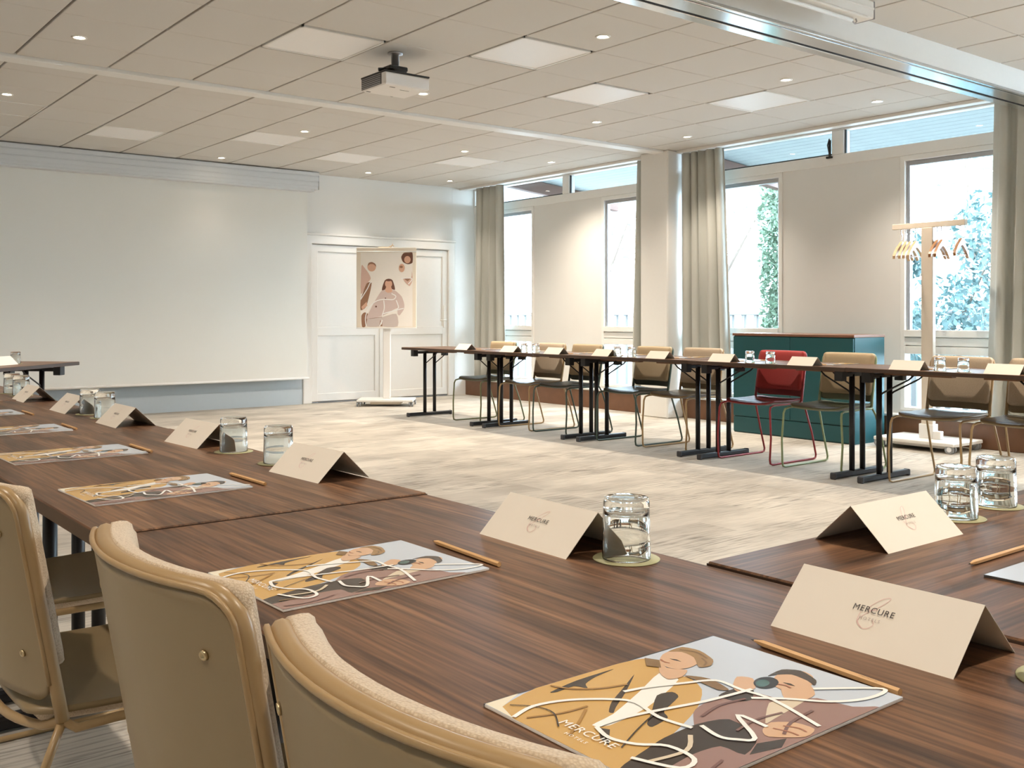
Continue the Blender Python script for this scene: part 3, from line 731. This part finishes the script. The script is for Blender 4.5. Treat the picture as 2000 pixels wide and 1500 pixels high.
# brochure
BL, BB, BT = .296, .214, .0030
shapes = [
('yellow',[(0.071,0.028),(0,0.193),(0,0.38),(0,0.538),(0.026,0.641),(0.136,0.624),(0.269,0.555),(0.295,0.628),(0.438,0.58),(0.562,0.456),(0.683,0.244),(0.732,0.067),(0.76,0),(0.19,0)]),
('cream',[(0.005,0.002),(0,0.129),(0.071,0.028),(0.19,0.001)]),
('white',[(0.196,0.582),(0.301,0.586),(0.43,0.355),(0.467,0.18),(0.423,0.142),(0.396,0.241),(0.293,0.423)]),
('dark',[(0.37,0.242),(0.302,0.301),(0.218,0.411),(0.14,0.511),(0.259,0.39),(0.354,0.281),(0.389,0.247)]),
('dark',[(0.543,0.267),(0.485,0.327),(0.369,0.438),(0.381,0.494),(0.435,0.479),(0.499,0.368),(0.554,0.342),(0.577,0.262)]),
('dark',[(0.456,0.144),(0.496,0.159),(0.594,0.087),(0.533,0.098)]),
('dark',[(0.072,0.208),(0.041,0.333),(0.038,0.494),(0.06,0.40),(0.093,0.336),(0.136,0.315),(0.083,0.295),(0.089,0.225)]),
('mauve',[(0.583,0.423),(0.546,0.496),(0.542,0.592),(0.595,0.682),(0.716,0.704),(0.792,0.792),(0.932,0.817),(1,0.875),(1,0.702),(1,0.396),(1,0.0),(0.76,0.0),(0.80,0.15),(0.739,0.298)]),
('dark',[(0.76,0.0),(0.70,0.15),(0.673,0.235),(0.664,0.372),(0.71,0.468),(0.879,0.435),(0.948,0.321),(0.848,0.312),(0.832,0.208),(0.868,0.0)]),
('dark',[(0.528,0.578),(0.517,0.657),(0.566,0.704),(0.639,0.628),(0.607,0.584)]),
('dark',[(0.958,0.33),(0.915,0.4),(0.956,0.487),(0.992,0.43)]),
('shirt',[(0.704,0.65),(0.728,0.702),(0.769,0.77),(0.789,0.705),(0.815,0.57),(0.82,0.524)]),
('skin',[(0.614,0.797),(0.683,0.864),(0.765,0.809),(0.772,0.745),(0.721,0.709)]),
('skin',[(0.668,0.906),(0.696,0.861),(0.701,0.816),(0.684,0.781),(0.649,0.765),(0.605,0.772),(0.561,0.802),(0.532,0.846),(0.524,0.893),(0.541,0.931),(0.578,0.947),(0.625,0.937)]),
('hair2',[(0.512,0.824),(0.501,0.906),(0.562,0.945),(0.67,0.913),(0.704,0.87),(0.65,0.887),(0.566,0.893),(0.525,0.852)]),
('skin',[(0.499,0.669),(0.436,0.744),(0.491,0.771),(0.571,0.71),(0.549,0.649)]),
('black',[(0.59,0.805),(0.606,0.78),(0.609,0.754),(0.599,0.733),(0.577,0.723),(0.551,0.726),(0.526,0.742),(0.509,0.766),(0.505,0.793),(0.516,0.815),(0.538,0.825),(0.565,0.821)]),
('teal_print',[(0.57,0.778),(0.58,0.764),(0.583,0.749),(0.578,0.737),(0.566,0.732),(0.55,0.735),(0.535,0.745),(0.525,0.76),(0.522,0.775),(0.527,0.787),(0.539,0.792),(0.555,0.789)]),
('skin',[(0.855,0.479),(0.83,0.539),(0.887,0.59),(0.97,0.596),(0.991,0.532),(0.907,0.457)]),
('skin',[(0.087,0.664),(0.177,0.63),(0.249,0.667),(0.292,0.609),(0.275,0.56),(0.196,0.582)]),
('skin',[(0.191,0.776),(0.226,0.733),(0.236,0.688),(0.221,0.653),(0.183,0.636),(0.133,0.642),(0.082,0.67),(0.044,0.713),(0.031,0.76),(0.047,0.798),(0.087,0.815),(0.14,0.806)]),
('hair',[(0.033,0.747),(0.029,0.819),(0.115,0.838),(0.232,0.805),(0.278,0.755),(0.257,0.715),(0.16,0.771),(0.075,0.78)]),
('hair2',[(0.10,0.70),(0.13,0.712),(0.165,0.708),(0.13,0.700)]), ('hair2',[(0.60,0.815),(0.63,0.825),(0.66,0.818),(0.63,0.812)]),
('fur',[(0.026,0.641),(0.087,0.664),(0.158,0.618),(0.103,0.592)]),
('fur',[(0.289,0.623),(0.38,0.663),(0.514,0.639),(0.486,0.611),(0.368,0.619)])]
scrib = [[(0.187,0.003),(0.15,0.096),(0.189,0.205),(0.291,0.309),(0.379,0.347),(0.533,0.321),(0.681,0.339)],
[(0.262,0.378),(0.29,0.466),(0.35,0.571),(0.414,0.665),(0.542,0.666),(0.701,0.675),(0.969,0.619)],
[(0.451,0.139),(0.454,0.244),(0.5,0.396),(0.541,0.52),(0.571,0.694)],
[(0.451,0.139),(0.553,0.117),(0.653,0.145),(0.735,0.202),(0.865,0.197),(0.882,0.131),(0.72,0.077)],
[(0.688,0.37),(0.794,0.352),(0.852,0.374),(0.886,0.419),(0.708,0.505),(0.85,0.504)],
[(0.631,0.636),(0.721,0.709),(0.852,0.794),(0.921,0.889),(0.929,0.983),(0.885,0.994),(0.726,0.84)]]
folds = [('ochre', .0028, [(.02,.24),(.10,.27),(.17,.34),(.21,.43)]), ('ochre', .0024, [(.22,.03),(.27,.13),(.28,.22)]), ('ochre', .0026, [(.30,.20),(.38,.12),(.44,.05)]), ('dark', .0014, [(.08,.05),(.16,.10),(.25,.11),(.36,.06)]),
 ('dark', .0013, [(.47,.42),(.50,.33),(.56,.22),(.64,.10)]), ('plum', .003, [(.86,.70),(.88,.58),(.93,.50)]), ('plum', .003, [(.62,.62),(.60,.52),(.63,.42)]), ('plum', .0026, [(.93,.25),(.97,.12),(.95,.02)]), ('plum', .0026, [(.80,.62),(.78,.52),(.80,.42)]),
 ('fur', .003, [(.86,.12),(.84,.04)]), ('shirt', .004, [(.72,.30),(.80,.22),(.78,.10)]), ('rose', .0022, [(.60,.79),(.63,.80),(.66,.795)]), ('rose', .0020, [(.085,.672),(.115,.664),(.145,.668)]), ('rose', .0018, [(.88,.545),(.93,.565),(.97,.56)]), ('rose', .0018, [(.87,.51),(.93,.525),(.97,.525)]), ('fur', .0024, [(.05,.79),(.12,.815),(.21,.795)]), ('fur', .0020, [(.19,.785),(.24,.765),(.262,.735)])]
pm = ['sky_print'] + sorted({s for s, _ in shapes} | {f[0] for f in folds})
if 'white' not in pm: pm.append('white')
q = MB()
def bxy(a, b): return ((a - .5) * BB, (b - .5) * BL)
q.cur = 0; q.poly([bxy(*p) for p in ((0,0),(1,0),(1,1),(0,1))], BT + .0001)
for k, (c, pp) in enumerate(shapes):
    q.cur = pm.index(c); q.poly([bxy(*p) for p in MB.soft(pp, 0, 1)], BT + .00014 + k * .00003)
for k, (c, wd, pp) in enumerate(folds): q.cur = pm.index(c); q.ribbon([bxy(*p) for p in pp], wd, BT + .00095 + k * .000004)
q.cur = pm.index('white')
for k, pp in enumerate(scrib): q.ribbon([bxy(*p) for p in pp], .0042, BT + .0011 + k * .00002)
print_m = q.mesh('cover_print', len(pm), fix=False, tri=True)
pages_m = MB().bbox(-BB/2, BB/2, -BL/2, BL/2, 0, BT, b=.0006).mesh('pages')
spine_m = MB().box(-BB/2 - .0004, -BB/2 + .0012, -BL/2, BL/2, .0002, BT + .0001).mesh('cover_edge')
def brochure(label, loc, rot, group, lettered=True):
    t = thing('brochure', label, 'brochure', loc, rot, group)
    part('pages', pages_m, 'paper', t); part('cover_print', print_m, pm, t); part('cover_edge', spine_m, 'spine', t)
    if lettered:
        part('lettering', text_mesh('MERCURE', .0135, 1.1), 'white', t, (*bxy(.48, .088), BT + .0013)); part('lettering', text_mesh('HOTELS', .0055, 1.4), 'white', t, (*bxy(.48, .045), BT + .0013))
    return t
# pencil along local y
pc = MB()
hexa = [(.0036*math.cos(PI/3*k + PI/6), .0036*math.sin(PI/3*k + PI/6)) for k in range(6)]
M = Matrix.Rotation(R(-90), 4, 'X')
body = MB(); body.prism(hexa, -.0875, .070, M)
n = len(hexa); a = body.add([M @ Vector((x, y, .070)) for x, y in hexa]); b = body.add([M @ Vector((x*.28, y*.28, .0825)) for x, y in hexa])
for i in range(n): body.face([a+i, a+(i+1)%n, b+(i+1)%n, b+i])
pencil_m = body.mesh('pencil_body')
tipm = MB(); a = tipm.add([M @ Vector((x*.28, y*.28, .0825)) for x, y in hexa]); b = tipm.add([M @ Vector((0, 0, .0875))])
for i in range(n): tipm.face([a+i, a+(i+1)%n, b])
tipm.face([a+i for i in reversed(range(n))])
tip_m = tipm.mesh('pencil_tip')
def pencil(label, x, y, z, rot, group):
    t = thing('pencil', label, 'pencil', (x, y, z + .0033), rot, group)
    part('pencil_body', pencil_m, 'pencil', t); part('pencil_tip', tip_m, 'lead', t)
    part('lettering', text_mesh('MERCURE', .0042, 1.1), 'ink', t, (0, -.055, .0033), (0, 0, R(-90)))
    return t
# upside-down tumbler
GR, GH = .0325, .084
prof = [(.0335, .0), (.0338, .002), (.0330, .03), (.0322, .060), (.0318, .078), (.0300, .0835), (.020, .0840), (0, .0835),]
inner = [(0, .066), (.018, .0665), (.0265, .064), (.0290, .058), (.0305, .03), (.0313, .002), (.0320, 0)]
glass_m = MB().lathe(prof + inner, 40, closed=False)
# close the rim
n = 40; glass_m.sm = True
first = 0; last = len(glass_m.v) - n
for qd in range(n): glass_m.face([last + qd, last + (qd+1) % n, first + (qd+1) % n, first + qd])
glass_m = glass_m.mesh('water_glass')
coaster_m = MB().lathe([(0, 0), (.0455, 0), (.0465, .0007), (.0455, .0014), (0, .0014)], 40).mesh('coaster')
cp = MB(); cp.ribbon([(-.03,-.01),(-.015,.012),(.008,.004),(.02,.02),(.03,.0),(.012,-.018),(-.01,-.02)], .005, .0016); cprint_m = cp.mesh('coaster_print', fix=False)
def glass(label, x, y, z, group, clab=None):
    c = thing('coaster', clab or 'round olive paper coaster under the ' + label, 'coaster', (x, y, z), random.uniform(0, 6), 'round coasters under the glasses')
    part('disc', coaster_m, 'coaster', c); part('print', cprint_m, 'coaster_print', c)
    g = part('water_glass', glass_m, 'glass'); g.location = (x, y, z + .00165); g.rotation_euler = (0, 0, random.uniform(0, 6))
    return tag(g, 'upturned ' + label, 'glass', group)

G1 = 'settings along the row opposite the windows'
NZ = {0: TZ, 1: TZ + .003, 2: TZ + .001, 3: TZ + .003}
def nz(y): return NZ[0 if y < 1.58 else 1 if y < 2.955 else 2 if y < 4.33 else 3]
bro = [(.660, .5825, 0), (.643, 1.160, .02), (.652, 1.932, .04), (.654, 2.545, .03), (.652, 3.19, .0), (.655, 3.80, 0), (.655, 4.36, 0)]
for i, (x, y, rz) in enumerate(bro):
    brochure('colour printed brochure on the row opposite the windows, %s from the corner joint' % nth(i), (x, y, nz(y)), R(-90) + rz, 'brochures on the row opposite the windows', i < 4)
pen = [(.822, .570, R(4.5)), (.819, 1.150, R(3)), (.833, 1.930, R(-1)), (.8175, 2.543, 0), (.816, 3.196, 0), (.8205, 3.736, 0), (.82, 4.31, 0)]
for i, (x, y, rz) in enumerate(pen):
    pencil('natural wooden pencil on the row opposite the windows, %s from the corner joint' % nth(i), x, y, nz(y), -rz, 'pencils on the row opposite the windows')
crd = [(.963, .577, 0, .0), (.985, 1.140, R(-1), 0), (.993, 1.905, R(3), 0), (1.0 - .004, 2.560, R(3), 0), (.990, 3.180, R(0), 0), (.986, 3.73, 0, 0), (.982, 4.312, 0, 0)]
for i, (x, y, rz, _) in enumerate(crd):
    card('folded cream name card on the row opposite the windows, %s from the corner joint' % nth(i), (x - .012, y, nz(y)), R(-90) + rz, 'name cards on the row opposite the windows', True)
gl = [(.972, .405), (.980, .990), (.985, 2.105), (.982, 2.350), (.985, 3.415), (.982, 3.575), (.978, 4.56), (.976, 4.72)]
for i, (x, y) in enumerate(gl):
    glass('clear tumbler on the row opposite the windows, %s from the corner joint' % nth(i), x, y, nz(y), 'upturned tumblers on the row opposite the windows', 'olive paper coaster in the row opposite the windows, %s from the corner joint' % nth(i))
# corner table settings
CZT = TZ + .004
card('folded cream name card on the corner table beside two tumblers', (1.377, .797 + .035, CZT), R(0), 'name card on the corner table', True)
glass('clear tumbler right beside the name card of the corner table', 1.590, .842, CZT, 'tumblers on the corner table', 'olive paper coaster right beside the name card of the corner table')
glass('clear tumbler of the corner table, the one farther from its name card', 1.745, .852, CZT, 'tumblers on the corner table', 'olive paper coaster on the corner table, farther from its name card')
pencil('natural wooden pencil lying on the corner table', 1.380, .668, CZT, R(90), 'pencil on the corner table')
brochure('brochure lying on the corner table with its pale top edge toward the card', (1.257 + .107, .629 - .148, CZT), 0, 'brochure on the corner table')
# far row settings
fc = [8.113, 7.378, 6.734, 6.11, 5.48, 4.84, 4.136, 3.372, 2.772]
def fz(y): return TZ + (.002 if (y > 7.834 or 5.128 < y < 6.481 or y < 3.775) else 0)
for i, y in enumerate(fc):
    card('folded cream name card on the row before the windows, %s from the double door' % nth(i), (5.795, y, fz(y)), R(90) + random.uniform(-.03, .03), 'name cards on the row before the windows', False)
    brochure('brochure lying on the row before the windows, %s from the double door' % nth(i), (6.10, y - .02, fz(y)), R(90) + random.uniform(-.05, .05), 'brochures on the row before the windows', False)
    pencil('wooden pencil on the row before the windows, %s from the double door' % nth(i), 5.92, y, fz(y), random.uniform(-.05, .05), 'pencils on the row before the windows')
fg = [7.187, 7.02, 5.962, 5.80, 4.605, 4.425, 3.172, 3.025]
for i, y in enumerate(fg):
    glass('clear tumbler on the row before the windows, %s from the double door' % nth(i), 5.80, y, fz(y), 'upturned tumblers on the row before the windows', 'olive paper coaster in the row before the windows, %s from the double door' % nth(i))
# table before the screen
card('white folded name card on the askew table before the screen', (1.50, 7.58, TZ), R(45), 'name card on the askew table', False)
glass('clear tumbler on the askew table before the screen', 1.615, 7.70, TZ, 'tumbler on the askew table')

# ------------------------------------------------------------------ poster stand
pst = thing('poster_stand', 'white wheeled stand with a large fashion poster before the double door', 'poster stand', (6.285, 10.43, 0), R(-38.2))
boxes('base', [(-.335, .335, -.20, .20, .055, .082)], 'white_metal', pst, b=.006)
boxes('base_box', [(-.18, .18, -.14, .14, .022, .058)], 'poster_board', pst, b=.004)
def caster(parent, x, y, r=.03):
    q = MB().bbox(-.008, .008, -.014, .014, r, .056, b=.002)
    c = part('caster', q.mesh('caster'), 'caster_grey', parent, (x, y, 0))
    w = MB()
    for s in (-1, 1): w.tube([(s*.010, 0, r), (s*.026, 0, r)], r, 18)
    part('wheel', w.mesh('wheel'), 'caster_grey', c)
    w = MB()
    for s in (-1, 1): w.tube([(s*.0255, 0, r), (s*.0275, 0, r)], r*.55, 14)
    part('hub', w.mesh('hub'), 'chrome', c)
for x in (-.31, .31):
    for y in (-.17, .17): caster(pst, x, y)
boxes('post', [(-.045, .045, .00, .05, .08, 1.86)], 'white_metal', pst, b=.006)
bo = boxes('poster_board', [(-.36, .36, -.024, -.004, .925, 1.90)], 'poster_board', pst, b=.004)
boxes('clip_rail', [(-.362, .362, -.032, -.022, 1.845, 1.858)], 'white_metal', pst, b=.002); boxes('clip_rail', [(-.362, .362, -.030, -.022, .925, .94)], 'white_metal', pst, b=.002)
q = MB().tube([(-.10, 0, 1.905), (.02, 0, 1.905), (.07, 0, 1.93), (.09, 0, 1.915)], .005, 6).tube([(.05, 0, 1.90), (.075, 0, 1.95)], .004, 6); part('hook', q.mesh('hook'), 'light_wood', pst)
def pxy(c): return ((c[0] - 722) * .001618, 1.412 - (c[1] - 500) * .001618)
def ell(cx, cy, rx, ry, n=14): return [(cx + rx*math.cos(2*PI*k/n), cy + ry*math.sin(2*PI*k/n)) for k in range(n)]
pos = [('poster_bg', [(530,236),(916,236),(916,787),(530,787)]),
 ('p_pink', [(532,545),(536,335),(556,345),(590,390),(605,430),(575,470)]), ('p_brown', [(530,590),(545,540),(575,465),(612,458),(598,540),(570,640),(530,664)]), ('p_skin', [(535,640),(575,600),(580,630),(545,660)]),
 ('p_brown', [(536,705),(560,680),(590,700),(565,785),(540,785)]), ('p_skin', ell(612, 342, 32, 34)), ('p_brown', [(582,335),(590,312),(615,306),(640,320),(645,340),(625,322),(600,322)]),
 ('p_jacket', [(690,515),(735,520),(782,515),(835,562),(855,622),(850,660),(820,702),(805,692),(796,650),(700,702),(575,730),(600,665),(640,590)]),
 ('p_brown', [(580,728),(690,712),(680,760),(660,735)]), ('p_pants', [(580,730),(600,728),(690,715),(795,690),(806,784),(692,784),(690,745),(672,784),(578,784)]),
 ('p_brown', [(668,784),(676,740),(692,740),(692,784)]), ('p_hair', [(708,445),(738,430),(768,442),(786,512),(740,500),(688,516)]), ('p_skin', ell(738, 468, 27, 30)), ('p_skin', [(722,490),(756,490),(765,525),(735,535),(712,520)]),
 ('p_hair', ell(738, 440, 22, 9)), ('p_hair', ell(645, 637, 7, 7, 8)), ('p_hair', ell(715, 575, 5, 5, 8)),
 ('p_hair', [(832,270),(850,240),(890,236),(916,238),(916,310),(880,322),(845,305)]), ('p_skin', ell(878, 288, 24, 27)), ('p_skin', ell(836, 350, 22, 31)), ('p_brown', ell(832, 342, 12, 9)),
 ('p_pink', [(845,430),(905,425),(912,370),(916,440),(892,485)]), ('p_brown', [(850,428),(902,430),(880,450)])]
scr = [[(530,585),(580,505),(600,462),(612,455)], [(572,786),(566,720),(590,650),(640,600),(700,583),(770,585),(792,560),(760,540)], [(690,704),(706,650),(702,590)], [(690,692),(760,672),(850,650)], [(830,428),(912,428),(885,470)], [(795,590),(812,640),(800,655)], [(672,784),(690,735),(684,770)]]
pmm = sorted({c for c, _ in pos} | {'p_white'}); q = MB(); Mx = Matrix.Rotation(R(90), 4, 'X')
for k, (c, pp) in enumerate(pos): q.cur = pmm.index(c); q.poly([pxy(p) for p in MB.soft(pp, 0 if c != 'poster_bg' else -1e9, 1e9)], .0245 + k * .00012, Mx)
q.cur = pmm.index('p_white')
for k, pp in enumerate(scr): q.ribbon([pxy(p) for p in pp], .011, .0275 + k * .0001, Mx)
part('poster_print', q.mesh('poster_print', len(pmm), fix=False, tri=True), pmm, bo)

# ------------------------------------------------------------------ teal cabinet
cb = thing('cabinet', 'dark teal two door sideboard with brown top by the windows', 'cabinet', (7.63, 5.435, 0))
boxes('body', [(-.215, .23, -.635, .635, .0, .895)], 'teal', cb, b=.003)
boxes('cabinet_top', [(-.235, .235, -.64, .64, .895, .918)], 'teal_top', cb, b=.003)
for a, b in ((-.63, -.002), (.002, .63)):
    dd = boxes('cabinet_door', [(-.233, -.214, a, b, .155, .888)], 'teal', cb, b=.003)
    yk = b - .04 if a < -.1 else a + .04
    boxes('handle', [(-.240, -.232, yk - .006, yk + .006, .55, .68)], 'black_metal', dd, b=.002)
boxes('kick_board', [(-.228, -.214, -.632, .632, .008, .148)], 'teal', cb, b=.003)

# ------------------------------------------------------------------ coat rack
cr = thing('coat_rack', 'white wheeled coat rack with wooden T bar before the window', 'coat rack', (7.70, 4.31, 0))
boxes('base', [(-.22, .24, -.33, .36, .055, .085)], 'white_metal', cr, b=.006)
boxes('base_box', [(-.15, .15, -.22, .22, .028, .058)], 'white_metal', cr, b=.004)
for x in (-.19, .20):
    for y in (-.29, .32): caster(cr, x, y, .036)
boxes('post', [(-.025, .025, -.05, .05, .08, 1.795)], 'rack_wood', cr, b=.004)
boxes('post_sleeve', [(-.04, .04, -.062, .062, .085, .20), (-.05, .0, -.13, -.065, .085, .15)], 'white_metal', cr, b=.004)
boxes('top_bar', [(-.022, .022, -.315, .31, 1.795, 1.84)], 'rack_wood', cr, b=.003)
hk = [-.27, -.11, -.075, .115, .16, .20, .24]
for y in hk:
    q = MB().tube([(0, y, 1.797), (0, y, 1.76), (.012, y, 1.748), (.018, y, 1.76)], .004, 6); part('hook', q.mesh('hook'), 'chrome', cr)
hq = MB(); arc = [(-.205, -.148), (-.19, -.128), (-.12, -.080), (-.05, -.046), (-.018, -.028), (0, -.022), (.018, -.028), (.05, -.046), (.12, -.080), (.19, -.128), (.205, -.148)]
w = [.026, .036, .037, .042, .050, .054, .050, .042, .037, .036, .026]
lo = [(x, 0, z - ww) for (x, z), ww in zip(arc, w)]
for sgn, th in ((1, .011),):
    a = hq.add([(x, -th, z) for x, z in arc]); b = hq.add([(x, -th, p[2]) for (x, z), p in zip(arc, lo)])
    c = hq.add([(x, th, z) for x, z in arc]); e = hq.add([(x, th, p[2]) for (x, z), p in zip(arc, lo)])
    n = len(arc)
    for i in range(n - 1):
        hq.face([a+i, a+i+1, b+i+1, b+i]); hq.face([c+i, c+i+1, e+i+1, e+i]); hq.face([a+i, a+i+1, c+i+1, c+i]); hq.face([b+i, b+i+1, e+i+1, e+i])
    hq.face([a, b, e, c]); hq.face([a+n-1, b+n-1, e+n-1, c+n-1])
hang_m = hq.mesh('hanger_body')
hook_m = MB().tube([(0, 0, -.024), (0, 0, .0)] + [(.018*math.sin(t) , 0, .020 - .018*math.cos(t)) for t in [0.3 + k*.45 for k in range(9)]], .002, 6).mesh('hanger_hook')
bar_m = MB().tube([(-.185, 0, -.150), (.185, 0, -.150)], .003, 6).mesh('hanger_bar')
hl = ['wooden coat hanger by the curtain end of the coat rack bar', 'wooden coat hanger beside the rack post on the curtain side', 'wooden coat hanger tight against the rack post on the curtain side', 'pale wooden coat hanger beside the rack post on the cabinet side',
      'pale wooden coat hanger third from the cabinet end of the rack bar', 'pale wooden coat hanger second from the cabinet end of the rack bar', 'pale wooden coat hanger at the cabinet end of the rack bar']
for i, (y, a) in enumerate(zip(hk, (14, 14, 12, 13, 15, 16, 14))):
    t = thing('coat_hanger', hl[i], 'hanger', (7.70 + .008, 4.31 + y, 1.716), R(a), 'coat hangers on the rack')
    m_ = 'hanger_wood' if i < 3 else 'hanger_pale'
    part('hanger_body', hang_m, m_, t); part('hanger_hook', hook_m, 'chrome', t); part('hanger_bar', bar_m, 'hanger_wood', t)

# ------------------------------------------------------------------ outside
struct(boxes('ground', [(WX + .12, 40, -25, 40, -.45, -.35)], 'ground'), 'pale terrace outside the windows')
so = sempty('eave_soffit', (0, 0, 0), 'boarded underside of the eaves outside the windows')
def sz(x): return 2.98 - (x - 8.25) * .10
bw = .115
brd = MB(); x1 = .5 * bw - .003
brd.bbox(-x1, x1, -9.5, 9.5, 0, .018, b=.003); brd = brd.mesh('board')
for k in range(15):
    x = 8.31 + k * bw; part('board', brd, 'soffit', so, (x, 4.5, sz(x)), (0, math.atan(.10), 0))
boxes('fascia', [(9.99, 10.03, -5, 14, sz(10) - .06, sz(10) + .16)], 'rafter', so)
for y in (-1.0, 3.2, 7.62, 10.6):
    q = MB(); M2 = Matrix.Translation((8.26, y, 2.97)) @ Matrix.Rotation(math.atan(.10), 4, 'Y'); q.bbox(0, 2.05, -.05, .05, -.16, 0, b=.006, M=M2)
    part('rafter', q.mesh('rafter'), 'rafter', so)
# balustrade fence
fe = thing('garden_fence', 'low balustrade fence on the terrace beyond the windows', 'fence', (13.2, 6, -.35))
boxes('rail', [(-.06, .06, -9, 12, 1.44, 1.50)], 'fence', fe, b=.01); boxes('rail', [(-.05, .05, -9, 12, .10, .16)], 'fence', fe, b=.01)
pk = MB().bbox(-.03, .03, -.04, .04, .15, 1.45, b=.008).mesh('baluster')
for k in range(84): part('baluster', pk, 'fence', fe, (0, -8.9 + k * .25, 0))
def foliage(n, f, lo=.06, hi=.14):
    q = MB()
    for _ in range(n):
        p = Vector(f()); s = random.uniform(lo, hi)
        u = Vector((random.gauss(0,1), random.gauss(0,1), random.gauss(0,1))).normalized(); v = u.orthogonal().normalized()
        v = Matrix.Rotation(random.uniform(0, 6.28), 3, u) @ v; w_ = u.cross(v)
        i = q.add([p - v*s, p + w_*s*.45, p + v*s, p - w_*s*.45]); q.face([i, i+1, i+2, i+3])
    return q.mesh('foliage', fix=False)
def blob(cs):
    def f():
        c = random.choice(cs)
        d = Vector((random.gauss(0,1), random.gauss(0,1), random.gauss(0,1))).normalized() * (random.random() ** .4)
        return (c[0] + d.x*c[3], c[1] + d.y*c[3], c[2] + d.z*c[4])
    return f
def tree(label, loc, cs, n, leaf, trunk_h, r, lo=.06, hi=.14, limbs=4):
    t = thing('garden_tree', label, 'tree', loc, 0, 'trees outside the windows')
    part('foliage', foliage(n, blob(cs), lo, hi), leaf, t)
    q = MB().tube([(0,0,0), (.05,.02,trunk_h*.5), (.0,.08,trunk_h)], [r, r*.8, r*.55], 8)
    for k in range(limbs):
        c = cs[k % len(cs)]; q.tube([(.02,.05,trunk_h*.6 + .1*k), (c[0]*.5, c[1]*.5, (trunk_h*.7 + c[2])/2), (c[0], c[1], c[2])], [r*.5, r*.3, r*.15], 6)
    part('trunk', q.mesh('trunk'), 'bark', t); return t
tree('tall narrow green cypress outside the window beside the cabinet', (10.9, 8.10, -.35), [(0, 0, .6 + .42*k, .27 + .08*math.sin(k*.35), .42) for k in range(9)], 13000, 'leaf', 4.0, .07, .02, .055, 2)
tree('dense round blue green bush outside the window behind the coat rack', (11.7, 6.45, -.35), [(0, -.2, 1.3, .8, .7), (.3, -.9, 1.5, .9, .9), (-.2, .8, 1.3, .7, .5), (.2, -.7, 2.4, .6, .6), (.1, .6, 2.2,   .5, .35)], 7000, 'leaf_blue', 1.0, .06, .03, .075)
tree('airy pale tree with thin branches beyond the balustrade behind the coat rack', (17.5, 9.0, -.35), [(0, 0, 4.2, 1.6, 1.2), (.6, 1.6, 4.8, 1.3, 1.1), (-.4, -1.6, 4.6, 1.4, 1.2), (.3, .3, 6.0, 1.5, 1.0)], 1500, 'leaf_pale', 3.6, .13, .07, .16)
tree('airy pale tree with thin branches beyond the balustrade beside the cypress', (18.5, 15.5, -.35), [(0, 0, 4.0, 1.7, 1.3), (.6, 1.8, 4.6, 1.4, 1.2), (-.4, -1.9, 4.4, 1.5, 1.3), (0, .3, 5.8, 1.6, 1.1)], 1500, 'leaf_pale', 3.4, .13, .07, .16)
tree('airy pale tree outside the window on the door side of the column', (15.5, 16.4, -.35), [(0, 0, 3.4, 1.4, 1.2), (.6, 1.5, 4.0, 1.2, 1.0), (-.4, -1.4, 3.8, 1.2, 1.1)], 1100, 'leaf_pale', 3.0, .11, .07, .15)
